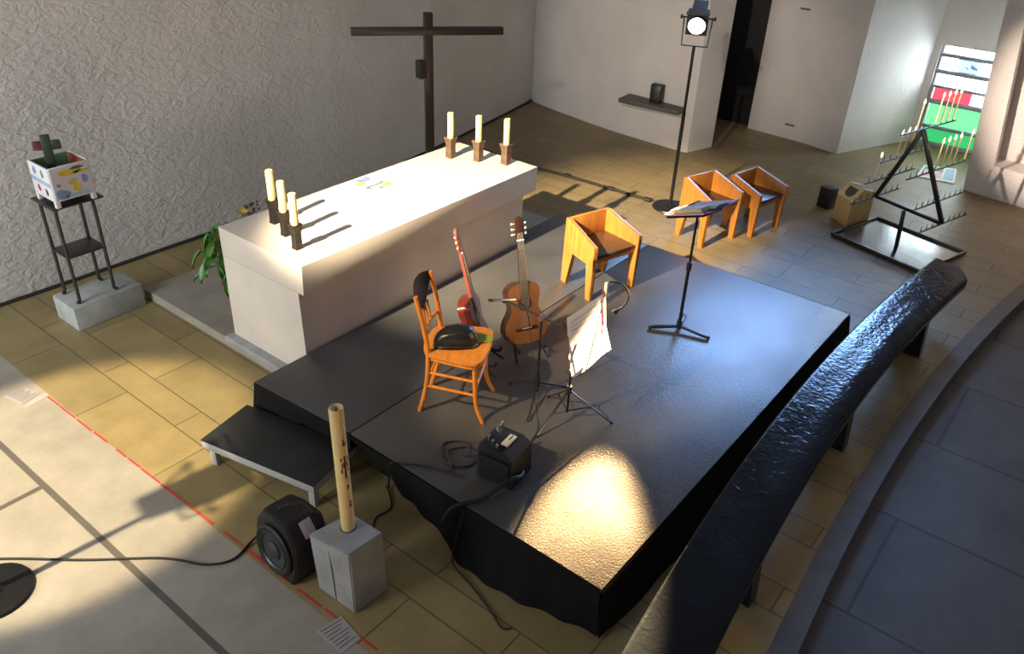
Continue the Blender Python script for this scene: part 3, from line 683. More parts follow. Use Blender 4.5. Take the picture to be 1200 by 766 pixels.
mc = thing('slim_microphone', 'slim silver microphone clipped on the boom before the guitar strings', 'microphone', (3.47, 2.70, ZP + .625), (0, 0, 0))
obj('mic_body', tube(BM(), [(-.075, .04, .012), (.055, -.045, -.004)], .009, 10), m_chrome, mc)
obj('mic_head', tube(BM(), [(-.095, .053, .0145), (-.075, .04, .012)], [.008, .011], 10), m_metal, mc)
obj('clip', box(BM(), (0, 0, -.012), (.02, .02, .022), bevel=.004), m_blackplastic, mc)
mcab = obj('microphone_cable', tube(BM(), smooth_path([(3.53, 2.65, .95), (3.60, 2.62, .85), (3.57, 2.56, .72), (3.50, 2.47, .55), (3.46, 2.44, .42), (3.40, 2.36, .336), (3.2, 2.2, .336), (2.93, 2.14, .338)], 6), .0035, 6), m_rubber)
tag(mcab, 'thin black cable running from the slim microphone to the small amplifier', 'cable')

# ------------------------------------------------------------------ folding music stand with score
mu = thing('folding_music_stand', 'black folding tripod music stand holding a white sheet', 'music stand', (3.431, 2.143, ZP))
for (x, y) in [(3.151, 2.172), (3.569, 1.895), (3.53, 2.36)]:
    d = V((x - 3.431, y - 2.143, 0)); b = BM(); bar(b, V((0, 0, .22)), d + V((0, 0, .008)), .014, .006, .001); tube(b, [d * .97 + V((0, 0, .012)), d + V((0, 0, .007))], .009, 8); obj('leg', b, m_blackmetal, mu)
    obj('brace', bar(BM(), V((0, 0, .06)), d * .5 + V((0, 0, .112)), .010, .004), m_blackmetal, mu)
obj('hub', tube(BM(), [(0, 0, .20), (0, 0, .25)], .016, 12), m_blackplastic, mu)
obj('pole', tube(BM(), [(0, 0, .05), (0, .0, .40), (.03, -.03, .66)], .0075, 10), m_blackmetal, mu)
# desk plane: centre (3.465,2.078,.968), facing -y
tl = radians(82)
def deskpt(a, c, off=0.): # a lateral, c up the slope, off along the normal (towards -y)
    return V((.034 + a, -.065 + c * cos(tl) - off * sin(tl), .638 + c * sin(tl) + off * cos(tl)))
b = BM()
for a in (-.19, .19): bar(b, deskpt(a * .3, -.16, -.010), deskpt(a * 1.12, .16, -.010), .007, .004)
bar(b, deskpt(-.20, -.16, -.01), deskpt(.20, -.16, -.01), .012, .004)
obj('desk_frame', b, m_blackmetal, mu)
sh = thing('music_sheet', 'bright white sheet of music hanging on the folding music stand', 'sheet music', (3.431, 2.143, ZP))
def shf(u, v):
    a = (u - .5) * .40 + (.012 if .35 < v < .7 else 0) * (u < .1); c = (v - .5) * .375
    curl = .035 * max(0, .42 - v) ** 1.0 * 2
    return deskpt(a, c - .01 * (1 - u) * (v < .3), .006 + curl * (.6 + .6 * u) + .010 * sin(u * 5.5) * (.2 + .8 * (1 - v)))
b = BM(); sheet(b, shf, 20, 20); obj('paper', b, m_thinpaper, sh, ang=80)
b = BM()
for q in range(6):
    v0 = .90 - q * .075
    for i in range(5):
        vv = v0 - i * .008
        tube(b, [V(shf(.08 + .84 * s / 8, vv)) + V((0, -.0018, 0)) for s in range(9)], .00055, 4)
obj('stave_line', b, m_faintink, sh)
fo = thing('red_folder', 'red and pink folder edge behind the white music sheet', 'folder', (3.431, 2.143, ZP))
b = BM(); sheet(b, lambda u, v: deskpt(.165 + u * .058, -.06 + v * .26, -.004 - .014 * u), 6, 6, .003); obj('cover', b, m_redfold, fo)
b = BM(); sheet(b, lambda u, v: deskpt(.16 + u * .054, -.02 + v * .225, .001 - .012 * u), 6, 6, .002); obj('inner_sheet', b, m_pink, fo)
cl = thing('clip_on_lamp', 'small clip lamp with a looping gooseneck on the music stand top', 'lamp', (3.431, 2.143, ZP))
p0 = deskpt(.205, .16)
obj('clip', box(BM(), p0 + V((.0, .0, .045)), (.022, .022, .09), bevel=.004), m_bone, cl)
obj('gooseneck', tube(BM(), smooth_path([p0 + V((0, 0, .08)), p0 + V((.04, -.02, .085)), p0 + V((.10, -.06, .05)), p0 + V((.12, -.09, -.02)), p0 + V((.09, -.08, -.08)), p0 + V((.05, -.06, -.10))], 7), .0055, 8), m_rubber, cl)
b = BM(); tube(b, [p0 + V((.055, -.06, -.098)), p0 + V((.035, -.05, -.115))], [.010, .016], 10); obj('lamp_head', b, m_blackplastic, cl)

# ------------------------------------------------------------------ book stand on the right
bs = thing('book_stand', 'black round pole book stand with flat legs on the platform right', 'music stand', (4.861, 2.132, ZP))
for (x, y) in [(4.729, 2.296), (4.884, 1.905), (5.06, 2.19)]:
    d = V((x - 4.861, y - 2.132, 0)); b = BM(); bar(b, V((0, 0, .035)), d + V((0, 0, .016)), .032, .016, .004); ball(b, d + V((0, 0, .014)), .018, (1, 1, .7)); obj('leg', b, m_blackmetal, bs)
obj('hub', tube(BM(), [(0, 0, .015), (0, 0, .085)], .020, 12), m_blackplastic, bs)
b = BM(); tube(b, [(0, 0, .05), (0, 0, .55)], .0125, 12); tube(b, [(0, 0, .53), (0, 0, .93)], .009, 12); obj('pole', b, m_blackmetal, bs)
obj('clutch', tube(BM(), [(0, 0, .50), (0, 0, .56)], .019, 12), m_blackplastic, bs)
yw, tt = -.16, -.364
uu = V((cos(yw), sin(yw), 0)); ff = V((-sin(yw), cos(yw), 0)); vv_ = cos(tt) * ff + V((0, 0, sin(tt))); nn = uu.cross(vv_)
dc = V((.009, -.019, .972))
DF = frame(dc, uu, vv_, nn)
DW = M4.Translation((4.861, 2.132, ZP)) @ DF
obj('tilt_joint', ball(BM(), (0, -.0, .945), .026), m_blackplastic, bs)
b = BM(); box(b, (0, 0, -.012), (.38, .30, .006), bevel=.002); box(b, (0, .155, .004), (.38, .008, .036), bevel=.002); bmesh.ops.transform(b, matrix=DF, verts=b.verts[:]); obj('desk', b, m_blackmetal, bs)
def on_desk(name, label, cat, pieces):
    t = thing(name, label, cat, (4.861, 2.132, ZP))
    for nm, fn, m in pieces:
        bb_ = BM(); fn(bb_); bmesh.ops.transform(bb_, matrix=DF, verts=bb_.verts[:]); obj(nm, bb_, m, t)
    return t
on_desk('open_folder', 'open purple folder with pink edges lying on the book stand', 'folder', [
    ('cover', lambda b: (box(b, (-.105, 0, -.004), (.20, .33, .006), M4.Rotation(.10, 3, 'Y'), .001), box(b, (.105, 0, -.004), (.20, .33, .006), M4.Rotation(-.10, 3, 'Y'), .001)), m_purple),
    ('page_edge', lambda b: (box(b, (-.204, 0, .010), (.006, .33, .012), None, .001), box(b, (.10, -.166, .003), (.20, .005, .010), M4.Rotation(-.10, 3, 'Y'), .001)), m_pink)])
on_desk('white_booklet', 'white open booklet lying on the purple folder', 'booklet', [
    ('pages', lambda b: sheet(b, lambda u, v: (-.06 + .22 * u, -.155 + .27 * v, .012 + .022 * math.sin(pi * min(1, u * 1.05)) ** .5 * (.4 + .6 * abs(u - .5) * 2)), 14, 4, .008), m_paper),
    ('spine', lambda b: box(b, (.045, -.02, .012), (.008, .26, .006), None, .001), m_greyslate)])
on_desk('cream_notebook', 'thick cream notebook on the left side of the book stand', 'notebook', [
    ('pages', lambda b: box(b, (-.135, .0, .024), (.085, .24, .026), M4.Rotation(.06, 3, 'Z'), .003), m_page),
    ('cover', lambda b: box(b, (-.135, .0, .039), (.088, .244, .003), M4.Rotation(.06, 3, 'Z'), .001), m_cream)])

# ------------------------------------------------------------------ small amplifier
am = thing('small_amplifier', 'small black amplifier box near the platform front edge', 'amplifier', (2.785, 2.125, ZP), (0, 0, .12))
b = BM(); loft(b, [[(-.11, -.115, .006), (.11, -.115, .006), (.11, .115, .006), (-.11, .115, .006)], [(-.105, -.11, .20), (.105, -.11, .20), (.105, .11, .20), (-.105, .11, .20)], [(-.10, -.06, .235), (.10, -.06, .235), (.10, .105, .235), (-.10, .105, .235)]])
obj('cabinet', b, m_blackplastic, am, smooth=False)
obj('control_panel', box(BM(), (-.015, .03, .238), (.17, .12, .008), bevel=.002), m_blackmetal, am)
obj('label_plate', box(BM(), (.0, -.025, .244), (.10, .045, .012), bevel=.003), m_cream, am, 'cream plate with a dark printed line')
obj('printed_line', box(BM(), (.02, -.025, .2508), (.04, .008, .001)), m_ink, am)
b = BM(); tube(b, smooth_path([(.02, .06, .24), (.02, .065, .275), (.09, .075, .275), (.09, .08, .24)], 5), .007, 8); obj('handle', b, m_chrome, am, 'chrome carrying handle')
for k, x in enumerate((-.085, -.065, -.04)):
    obj('knob', lathe(BM(), [(0, .242), (.010, .242), (.009, .262), (0, .262)], 12, M4.Translation((x, .0 + .04 * k, 0))), m_chrome, am)
obj('grille', box(BM(), (-.113, 0, .10), (.008, .19, .15), bevel=.003), m_cloth, am)
for s in (-1, 1):
    for q in (-1, 1): obj('foot', lathe(BM(), [(0, 0), (.012, 0), (.012, .007), (0, .007)], 10, M4.Translation((s * .085, q * .09, 0))), m_rubber, am)

# ------------------------------------------------------------------ cables
def cable(pts, r, label, m=None, sub=8): return tag(obj('cable', tube(BM(), smooth_path(pts, sub), r, 8), m or m_rubber), label, 'cable')
cable([(2.88, 2.06, .345), (2.76, 1.985, .40), (2.66, 1.99, .44), (2.52, 2.06, .36), (2.44, 2.12, .345), (2.38, 2.165, .32), (2.345, 2.20, .22)], .012, 'thick shiny black cable draped over the platform edge by the amplifier')
cable([(2.66, 2.20, .50), (2.68, 2.34, .40), (2.84, 2.44, .340), (2.74, 2.55, .338), (2.62, 2.42, .338), (2.70, 2.30, .338), (2.82, 2.38, .345), (2.70, 2.48, .345), (2.60, 2.36, .338)], .006, 'coiled black cable lying left of the small amplifier')
cable([(2.60, 2.27, .338), (2.53, 2.48, .337), (2.455, 2.60, .337), (2.41, 2.66, .33), (2.425, 2.70, .12), (2.50, 2.80, .02), (2.40, 2.66, .008), (2.28, 2.66, .008), (2.20, 2.60, .008)], .005, 'thin black cable from the platform edge down to the concrete candle block')
cable([(2.41, 2.10, .32), (2.33, 2.10, .10), (2.30, 2.07, .02), (2.26, 1.90, .008), (2.20, 1.72, .008), (2.16, 1.62, .008), (2.19, 1.58, .008)], .0045, 'thin black cable hanging down the platform skirt to the tiles')
cable([(.0, 4.65, .009), (.47, 4.22, .009), (.755, 3.965, .009), (1.04, 3.62, .009), (1.315, 3.317, .009), (1.44, 3.10, .009), (1.56, 3.02, .009), (1.70, 3.05, .012), (1.80, 3.03, .06)], .0065, 'long black cable crossing the pale floor from the round speaker')
cb_ = thing('cable_duct', 'thick black cable running from the altar to the lit lamp stand', 'cable', (0, 0, 0))
obj('sleeve', tube(BM(), smooth_path([(7.56, 6.35, .018), (7.50, 5.6, .018), (7.55, 5.13, .018), (7.575, 4.6, .018), (7.59, 4.02, .018), (7.62, 3.90, .02)], 6), .017, 10), m_rubber, cb_)
for y in (5.05, 4.45, 3.98): obj('tape_wrap', tube(BM(), [(7.568 + (5 - y) * .02, y, .019), (7.57 + (5 - y) * .02, y - .07, .019)], .026, 10), m_blackplastic, cb_)

# ------------------------------------------------------------------ paschal candle on concrete block, round speaker
cbk = thing('concrete_block', 'tall rough grey concrete block carrying the big candle', 'concrete block', (0, 0, 0))
b = BM(); loft(b, [[(1.745, 2.250, 0), (1.965, 2.235, 0), (1.955, 2.470, 0), (1.735, 2.52, 0)], [(1.735, 2.243, .44), (1.945, 2.228, .44), (1.935, 2.455, .44), (1.70, 2.500, .44)]])
es = b.edges[:]; bmesh.ops.bevel(b, geom=es, offset=.006, segments=2, affect='EDGES'); obj('block', b, m_conblock, cbk)
obj('casting_seam', bar(BM(), (1.7385, 2.385, .01), (1.7205, 2.382, .438), .003, .004), m_slate, cbk)
obj('socket', lathe(BM(), [(.034, .4402), (.041, .4402), (.040, .4412), (.036, .4412), (.034, .4402)], 20, M4.Translation((1.858, 2.385, 0))), m_gap, cbk)
pc = thing('paschal_candle', 'tall thick ivory candle with a red cross mark on the concrete block', 'candle', (1.858, 2.385, .441), (0, 0, 0))
pc.rotation_euler = (.0, -.01, 0)
obj('wax', lathe(BM(), [(0, 0), (.0345, 0), (.035, .02), (.0345, .745), (.032, .755), (.020, .748), (.012, .738), (0, .735)], 24), m_wax, pc)
obj('wick', tube(BM(), [(0, 0, .73), (.002, 0, .755)], .003, 6), m_wick, pc)
# painted red marks on the side that faces the camera (slightly right)
def onwax(th, z, r=.0355): return V((r * cos(th), r * sin(th), z))
th0 = math.atan2(-2.385, -1.858) + .45
b = BM()
def mark(th, z, wth, hz):
    vs = [b.verts.new(onwax(th0 + th + a * wth, z + c * hz)) for a, c in ((-.5, -.5), (0, -.5), (.5, -.5), (.5, .5), (0, .5), (-.5, .5))]
    b.faces.new(vs)
mark(0, .42, .28, .14); mark(0, .435, .95, .032); mark(-.5, .47, .22, .022); mark(.5, .47, .22, .022); mark(-.5, .40, .22, .03); mark(.5, .40, .22, .02)
obj('red_cross_mark', b, m_crossred, pc)
b = BM()
for th, z, w_, h_ in [(.15, .56, .5, .016), (.05, .58, .18, .02), (.15, .30, .4, .014), (.1, .285, .2, .02), (.25, .17, .5, .012), (.15, .19, .15, .03), (.35, .19, .15, .03)]:
    b = BM(); mark(th, z, w_, h_); obj('dark_mark', b, m_pdark, pc)

spk = thing('round_stage_speaker', 'black wedge speaker with a round cone leaning beside the concrete block', 'speaker', (1.765, 2.77, 0), (0, 0, radians(-92)))
# local: front faces -y, tilted back
def spk_prof(s): return [(-.15 * s, 0.004), (.15 * s, 0.004), (.185 * s, .12), (.17 * s, .27), (.10 * s, .37), (-.10 * s, .37), (-.17 * s, .27), (-.185 * s, .12)]
b = BM(); vs = []
for (y, s, dz, zs) in ((-.11, .96, 0, 1.0), (-.09, 1.0, 0, 1.02), (.06, .98, .0, 1.0), (.13, .75, .0, .80)):
    vs.append([(x * 1.0, y + .10 * z, z * zs + dz) for x, z in spk_prof(s)])
loft(b, vs); bmesh.ops.bevel(b, geom=b.edges[:], offset=.008, segments=2, affect='EDGES'); obj('cabinet', b, m_blackplastic, spk)
SF = frame((0, -.098, .165), (1, 0, 0), V((0, .10, 1)).normalized(), V((0, -1, .10)).normalized())
obj('surround', lathe(BM(), [(.150, 0), (.150, .010), (.138, .018), (.120, .012), (.118, 0)], 32, SF), m_rubber, spk)
obj('cone', lathe(BM(), [(.120, .010), (.085, .003), (.055, .001), (.05, .012), (.025, .024), (0, .026)], 32, SF), m_cone, spk)
obj('grille_ring', lathe(BM(), [(.100, .010), (.108, .016), (.112, .010)], 32, SF), m_metal, spk)
obj('label_strip', box(BM(), (.136, .030, .322), (.095, .07, .004), M4.Rotation(.96, 3, 'Y'), .001), m_lilac, spk, 'pale lilac label')
obj('handle', tube(BM(), smooth_path([(-.03, -.02, .378), (-.02, -.01, .398), (.02, .06, .398), (.03, .08, .378)], 5), .006, 8), m_metal, spk)

# ------------------------------------------------------------------ stool group at the left wall
cbs = obj('concrete_slab_block', box(BM(), (2.45, 6.035, .10), (.56, .335, .20), bevel=.008), m_conblock2); tag(cbs, 'low pale grey concrete block under the metal stool', 'concrete block')
sl = thing('metal_stand', 'tall grey metal stand with two shelves on a concrete block', 'stand', (2.42, 6.04, .20))
for (x, y) in [(-.165, -.115), (-.165, .115), (.115, -.115), (.115, .115)]:
    b = BM(); s = -1 if x < 0 else 1
    tube(b, smooth_path([(x + s * .022, y - .012, .010), (x + .002 * s, y, .022), (x, y, .06), (x, y, .40), (x, y, .74), (x - s * .01, y, .775), (x - s * .05, y, .785)], 5), .0135, 10); obj('leg', b, m_metal, sl)
obj('top_plate', box(BM(), (-.01, 0, .796), (.38, .34, .014), bevel=.003), m_metal, sl)
obj('lower_shelf', box(BM(), (-.022, 0, .385), (.30, .255, .014), bevel=.003), m_metal, sl)
tb = thing('painted_box', 'white cube box with coloured paintings and short feet on the metal stand', 'box', (2.40, 6.01, 1.003), (0, 0, 0))
Wb = .29; z0, z1 = .05, .30
for nm, c, s in [('side_board', (-Wb / 2, 0, (z0 + z1) / 2), (.012, Wb, z1 - z0)), ('side_board', (Wb / 2, 0, (z0 + z1) / 2), (.012, Wb, z1 - z0)), ('side_board', (0, -Wb / 2, (z0 + z1) / 2), (Wb, .012, z1 - z0)), ('side_board', (0, Wb / 2, (z0 + z1) / 2), (Wb, .012, z1 - z0))]:
    obj(nm, box(BM(), c, s, bevel=.002), m_whitepaint, tb)
obj('inner_floor', box(BM(), (0, 0, .17), (Wb - .02, Wb - .02, .01)), m_pinside, tb)
obj('painted_inside', box(BM(), (.136, 0, .25), (.003, Wb - .03, .085)), m_pred, tb)
obj('painted_inside', box(BM(), (0, .136, .25), (Wb - .03, .003, .085)), m_pgreen, tb)
for s in (-1, 1):
    for q in (-1, 1): obj('foot', box(BM(), (s * .132, q * .132, .026), (.034, .034, .051), bevel=.002), m_whitepaint, tb)
def blob(cx, cy, rx, ry, n=18, amp=.15, seed=0):
    rnd = random.Random(seed); ph = rnd.random() * 6
    return [(cx + rx * (1 + amp * sin(3 * a + ph)) * cos(a), cy + ry * (1 + amp * cos(2 * a + ph)) * sin(a)) for a in [2 * pi * i / n for i in range(n)]]
FRT = frame((0, -Wb / 2 - .0062, 0), (1, 0, 0), (0, 0, 1), (0, -1, 0)); LFT = frame((-Wb / 2 - .0062, 0, 0), (0, -1, 0), (0, 0, 1), (-1, 0, 0))
for nm, m, pts, F in [
    ('painted_ground', m_lav, [(-.137, .056), (.137, .056), (.137, .293), (-.137, .293)], FRT),
    ('yellow_motif', m_pyel, blob(-.01, .245, .085, .024, seed=1), FRT), ('yellow_motif', m_pyel, blob(.08, .235, .055, .014, seed=2), FRT),
    ('blue_motif', m_pblue, blob(-.085, .095, .05, .038, seed=3), FRT), ('blue_motif', m_pblue, blob(.09, .175, .022, .034, seed=4), FRT), ('blue_motif', m_plblue, blob(.03, .075, .09, .012, seed=5), FRT),
    ('yellow_motif', m_pyel, blob(.005, .17, .035, .022, seed=6), FRT), ('yellow_motif', m_pyel, blob(.025, .125, .032, .03, seed=7), FRT), ('green_motif', m_pgreen, blob(-.10, .165, .015, .012, seed=8), FRT), ('grey_motif', m_slate, blob(.05, .268, .05, .010, seed=9), FRT),
    ('blue_band', m_plblue, [(-.14, .165), (.14, .155), (.14, .185), (-.14, .195)], LFT),
    ('blue_motif', m_pblue, blob(-.06, .245, .024, .026, seed=10), LFT), ('green_motif', m_pgreen, blob(.05, .24, .020, .028, seed=11), LFT),
    ('red_motif', m_pred, blob(-.05, .115, .020, .024, seed=12), LFT), ('blue_motif', m_pdark, blob(.06, .105, .018, .026, seed=13), LFT)]:
    b = BM(); prism(b, pts, .0008 if nm == 'painted_ground' else .0018, F); obj(nm, b, m, tb, smooth=False)
tc_ = thing('coloured_cross', 'small dark red and green cross standing in the painted box', 'cross', (2.36, 6.03, 1.178), (0, 0, -.5))
obj('upright', box(BM(), (0, 0, .155), (.062, .036, .31), bevel=.005), m_crossgreen, tc_)
b = BM(); box(b, (-.060, 0, .235), (.062, .034, .066), bevel=.010); obj('red_arm', b, m_crossred, tc_)
b = BM(); box(b, (.060, 0, .235), (.062, .034, .066), bevel=.010); obj('green_arm', b, m_crossgreen, tc_)

# ------------------------------------------------------------------ plant behind the altar
pl = thing('potted_plant', 'leafy green plant with a yellow flower behind the left altar end', 'plant', (3.16, 5.15, .08))
obj('pot', lathe(BM(), [(0, 0), (.09, 0), (.12, .20), (.128, .20), (.128, .23), (.11, .23), (.10, .19), (0, .19)], 24), m_terra, pl)
b = BM(); lb = BM(); rnd = random.Random(3)
for k in range(46):
    a = rnd.uniform(0, 2 * pi); L = rnd.uniform(.08, .27); h = rnd.uniform(.42, .70) - .4 * max(0, L - .12)
    tip = V((L * cos(a) * .75 - .04, L * sin(a) * .75, h)); base = V((.03 * cos(a), .03 * sin(a), .19))
    mid = base.lerp(tip, .55) + V((0, 0, .08))
    path = smooth_path([base, mid, tip], 4); tube(b, path, .004, 5)
    d = V((cos(a), sin(a), rnd.uniform(-1.2, .3))).normalized(); s = d.cross(V((0, 0, 1))).normalized(); n = s.cross(d)
    ll = rnd.uniform(.13, .20); ww = ll * rnd.uniform(.14, .22)
    sheet(lb, lambda u, v: tip + d * (ll * u) + s * (ww * (v - .5) * 2 * math.sin(pi * min(.999, u * .97 + .03)) ** .8) - n * (.07 * u * u) + n * (.02 * (2 * abs(v - .5))), 7, 4)
obj('stem', b, m_stem, pl); obj('foliage', lb, m_leaf, pl, ang=80)
b = BM()
for k in range(9):
    a = 2 * pi * k / 9; d = V((cos(a), sin(a), .35)); s = V((-sin(a), cos(a), 0)); c0 = V((.135, .01, .775))
    sheet(b, lambda u, v: c0 + d * (.055 * u) + s * (.016 * (v - .5) * 2 * sin(pi * min(.98, u + .1))), 4, 2)
obj('flower', b, m_yellow, pl)
b = BM(); rnd = random.Random(5)
for k in range(12):
    c0 = V((.19 + rnd.uniform(-.03, .09), rnd.uniform(-.04, .04), .775 + rnd.uniform(-.03, .06)))
    tube(b, [V((.06, 0, .30)), c0], .002, 4); ball(b, c0, rnd.uniform(.008, .016), (1, 1, 1), 8)
obj('dry_sprig', b, m_brownpet, pl)
obj('flower_stem', tube(BM(), smooth_path([(.04, 0, .2), (.09, 0, .5), (.135, .01, .775)], 5), .004, 6), m_stem, pl)

# ------------------------------------------------------------------ wall shelf with black box
shf_ = thing('stone_shelf', 'dark stone shelf slab fixed to the back wall', 'shelf', (9.36, 4.93, .535), (0, 0, .05))
obj('slab', box(BM(), (-.06, 0, 0), (.36, .86, .055), bevel=.008), m_slate, shf_)
for y in (-.28, .28): obj('bracket', box(BM(), (.0, y, -.045), (.2, .03, .04), bevel=.004), m_slate, shf_)
bx = thing('black_niche_box', 'small upright black box standing on the stone wall shelf', 'box', (9.30, 4.905, .563), (0, 0, .05))
obj('case', box(BM(), (0, 0, .112), (.10, .15, .223), bevel=.004), m_blackmetal, bx)
obj('front_door', box(BM(), (-.053, 0, .112), (.006, .13, .20), bevel=.002), m_metal, bx)

# ------------------------------------------------------------------ votive candle rack with tray
E_ = V((.961, -.276, 0)); D_ = V((.276, .961, 0))
tray = thing('drip_tray', 'flat square dark metal tray on the floor under the candle rack', 'tray', (8.36, 1.475, 0))
TW, TD = .80, .99
b = BM(); box(b, (0, 0, .016), (TW, TD, .008)); TF = frame((0, 0, 0), E_, D_, (0, 0, 1)); bmesh.ops.transform(b, matrix=TF, verts=b.verts[:]); obj('tray_floor', b, m_traymetal, tray, smooth=False)
for c, s in [((-TW / 2, 0, .028), (.02, TD + .02, .032)), ((TW / 2, 0, .028), (.02, TD + .02, .032)), ((0, -TD / 2, .028), (TW + .02, .02, .032)), ((0, TD / 2, .028), (TW + .02, .02, .032))]:
    b = BM(); box(b, c, s, bevel=.003); bmesh.ops.transform(b, matrix=TF, verts=b.verts[:]); obj('rim', b, m_metal, tray)
for sx in (-.33, .33):
    for sy in (-.42, .42): obj('foot', box(BM(), E_ * sx + D_ * sy + V((0, 0, .006)), (.05, .05, .012)), m_blackmetal, tray)
rk = thing('candle_rack', 'black triangular metal rack of spiked candle rails above the tray', 'candle rack', (8.229, 1.451, .02))
O = V((8.229, 1.451, .02))
def rp(s, z): return D_ * s + V((0, 0, z))
apex, cl_, cr_, mid = rp(.09, 1.19), rp(.36, .435), rp(-.355, .41), rp(.035, .40)
obj('post', bar(BM(), V((0, 0, 0)), mid, .035, .035, .003), m_blackmetal, rk)
fb_ = BM(); bar(fb_, apex, cl_, .035, .035, .003); obj('side_bar', fb_, m_blackmetal, rk)
fb_ = BM(); bar(fb_, apex, cr_, .035, .035, .003); obj('side_bar', fb_, m_blackmetal, rk)
fb_ = BM(); bar(fb_, cl_, cr_, .032, .032, .003); obj('bottom_bar', fb_, m_blackmetal, rk)
rails = []
def rail(c, a0, a1, ns):
    r = obj('rail', bar(BM(), c + E_ * a0, c + E_ * a1, .012, .012), m_blackmetal, rk)
    pos = []
    for i in range(ns):
        a = a0 + (a1 - a0) * (i + .5) / ns; p = c + E_ * a + V((0, 0, .006)); pos.append(p)
        obj('spike', tube(BM(), [p, p + V((0, 0, .055))], [.005, .0012], 6), m_blackmetal, r)
    return pos
R1 = rail(apex + V((0, 0, .01)), -.38, .55, 9)
lerp = lambda a, b_, t: a.lerp(b_, t)
R2 = rail(lerp(apex, cl_, .36), -.42, .42, 8); R4 = rail(lerp(apex, cl_, .68), -.42, .42, 8); R5 = rail(cl_, -.42, .42, 8)
R3 = rail(lerp(apex, cr_, .44), -.42, .62, 10); R6 = rail(lerp(apex, cr_, .76), -.42, .44, 9); R7 = rail(cr_, -.42, .44, 9)
def votive(p, h, lab, lit=True):
    c = thing('votive_candle', lab, 'candle', O + p + V((0, 0, .016)), (0, 0, 0), 'thin candles on the rack')
    obj('wax', tube(BM(), [(0, 0, 0), (0, 0, h)], [.0085, .0075], 10), m_wax2, c)
    obj('wick', tube(BM(), [(0, 0, h - .002), (0, 0, h + .01)], .0012, 5), m_wick, c)
    if lit: obj('flame', lathe(BM(), [(0, h + .004), (.008, h + .018), (.0085, h + .026), (.004, h + .045), (0, h + .058)], 12), m_flame, c)
votive(R4[1], .21, 'lit thin candle, lowest left of the rack above the donation box')
votive(R2[2], .19, 'lit thin candle, left one of three beside the rack left bar')
votive(R2[3], .20, 'lit thin candle, middle one of three beside the rack left bar')
votive(R2[4], .20, 'lit thin candle, right one of three beside the rack left bar')
votive(R1[2], .22, 'lit thin candle, first on the top rail near the apex')
for k, i in enumerate((5, 6, 7, 8)): votive(R1[i], .24, 'lit thin candle on the top rail before the stained window, ' + ['first', 'second', 'third', 'fourth'][k] + ' from left there')
for k, i in enumerate((4, 5, 6, 7, 9)): votive(R3[i], .24, 'tall thin candle on the rail right of the rack bar, ' + ['first', 'second', 'third', 'fourth', 'fifth'][k] + ' from left')

# donation box beside the rack
db = thing('donation_box', 'pale wooden collection box with sloping dark face beside the candle rack', 'collection box', (8.65, 2.06, 0), (0, 0, radians(-122.7)))
prof = [(-.14, 0), (.14, 0), (.125, .36), (-.02, .40), (-.135, .27)]
obj('carcass', prism(BM(), prof, .24, frame((-.12, 0, 0), (0, 1, 0), (0, 0, 1), (1, 0, 0)), .004), m_ply, db)
def tri_plate(c0, dirv, w_, l_, m, nm, rnd_=False):
    n_ = V((1, 0, 0)).cross(V(dirv)).normalized()
    F = frame(V(c0) + n_ * .002, (1, 0, 0), dirv, n_)
    pts = [(-w_ / 2, l_ / 2), (w_ / 2, l_ / 2), (w_ / 2, 0)] + [(w_ / 2 * cos(a), -l_ / 2 * sin(a)) for a in [pi * k / 10 for k in range(1, 10)]] + [(-w_ / 2, 0)] if rnd_ else [(-w_ / 2, -l_ / 2), (w_ / 2, -l_ / 2), (w_ / 2, l_ / 2), (-w_ / 2, l_ / 2)]
    obj(nm, prism(BM(), pts, .003, F), m, db)
d1 = V((0, .115, .13)).normalized(); c1 = (0, -.0775, .335)
tri_plate(c1, d1, .235, .165, m_plyedge, 'light_panel'); tri_plate(V(c1) + V((0, -.003, .0025)), d1, .13, .115, m_slate, 'shield_plate', True)
d2 = V((0, .145, -.04)).normalized(); c2 = (0, .0525, .38)
tri_plate(c2, d2, .235, .145, m_plyedge, 'light_panel'); tri_plate(V(c2) + V((0, .001, .003)), d2, .15, .10, m_slate, 'slot_plate')
bk = thing('black_floor_box', 'small black box on the floor behind the wooden collection box', 'box', (8.86, 2.40, 0), (0, 0, -.28))
obj('case', box(BM(), (0, 0, .11), (.13, .15, .22), bevel=.006), m_blackplastic, bk)
obj('lid', box(BM(), (0, 0, .223), (.134, .154, .012), bevel=.004), m_blackmetal, bk)

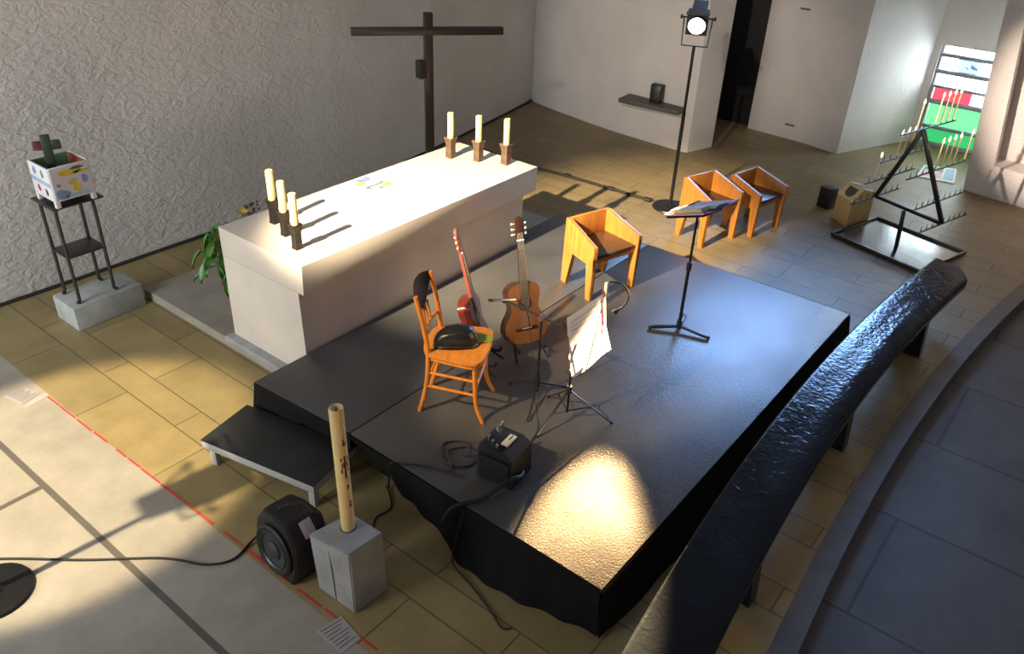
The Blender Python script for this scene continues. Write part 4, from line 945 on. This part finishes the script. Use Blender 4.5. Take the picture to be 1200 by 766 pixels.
# flat bordered colour patch on the floor before the window
def flat_quad(name, pts, z, h, m, parent=None): return obj(name, prism(BM(), pts, h, M4.Translation((0, 0, z))), m, parent, smooth=False)
pq = [V((11.114, 1.934, 0)), V((11.25, 1.577, 0)), V((10.67, 1.47, 0)), V((10.607, 1.90, 0))]
fp = thing('floor_patch', 'white bordered pink and green patch lying flat on the floor before the coloured window', 'picture', (0, 0, 0))
flat_quad('border', [(v.x, v.y) for v in pq], .002, .010, m_paper, fp)
def sub(a0, a1, b0, b1):
    f = lambda a, b_: (pq[0].lerp(pq[1], a)).lerp(pq[3].lerp(pq[2], a), b_)
    return [(v.x, v.y) for v in (f(a0, b0), f(a1, b0), f(a1, b1), f(a0, b1))]
flat_quad('pink_area', sub(.06, .62, .40, .86), .0125, .001, m_pink, fp)
flat_quad('green_area', sub(.06, .62, .10, .38), .0125, .001, m_pgreen, fp)
flat_quad('grey_area', sub(.68, .94, .10, .86), .0125, .001, m_plblue, fp)

# ------------------------------------------------------------------ floor notices and tape line
def notice(pts, lab):
    t = thing('floor_notice', lab, 'notice', (pts[0][0], pts[0][1], 0))
    o_ = V((pts[0][0], pts[0][1], 0)); q_ = [V((a, c, 0)) - o_ for a, c in pts]
    f = lambda a, b_: (q_[0].lerp(q_[1], a)).lerp(q_[3].lerp(q_[2], a), b_)
    flat = lambda a0, a1, b0, b1: [(v.x, v.y) for v in (f(a0, b0), f(a1, b0), f(a1, b1), f(a0, b1))]
    flat_quad('paper', flat(0, 1, 0, 1), .001, .002, m_notice, t)
    for k in range(7):
        flat_quad('text_line', flat(.10, .92 - .1 * (k % 3), .08 + k * .125, .115 + k * .125), .0031, .0004, m_noticedk, t)
notice([(1.546, 2.32), (1.69, 2.293), (1.663, 2.118), (1.542, 2.125)], 'grey printed notice taped to the floor beside the concrete candle block')
notice([(1.42, 5.44), (1.565, 5.44), (1.60, 5.30), (1.46, 5.26)], 'grey printed notice taped to the floor at the far left picture edge')
tp = thing('red_floor_tape', 'thin worn red tape line along the edge of the yellow tiles', 'tape'); rnd = random.Random(9); y = 5.22
while y > 2.2:
    L = rnd.uniform(.10, .22); g = rnd.uniform(.006, .03) if rnd.random() < .75 else rnd.uniform(.06, .14)
    x = 1.612 + (5.3 - y) * .018
    obj('strip', box(BM(), (x + rnd.uniform(-.002, .002), y - L / 2, .0012), (.013 + rnd.uniform(-.003, .003), L, .0016), M4.Rotation(.018 + rnd.uniform(-.012, .012), 3, 'Z')), m_tape, tp); y -= L + g
tag(obj('pale_floor_tape', box(BM(), (1.545, 5.235, .0012), (.17, .045, .0016), M4.Rotation(.25, 3, 'Z')), m_tapepale), 'short pale pink tape strip at the far end of the red line', 'tape')
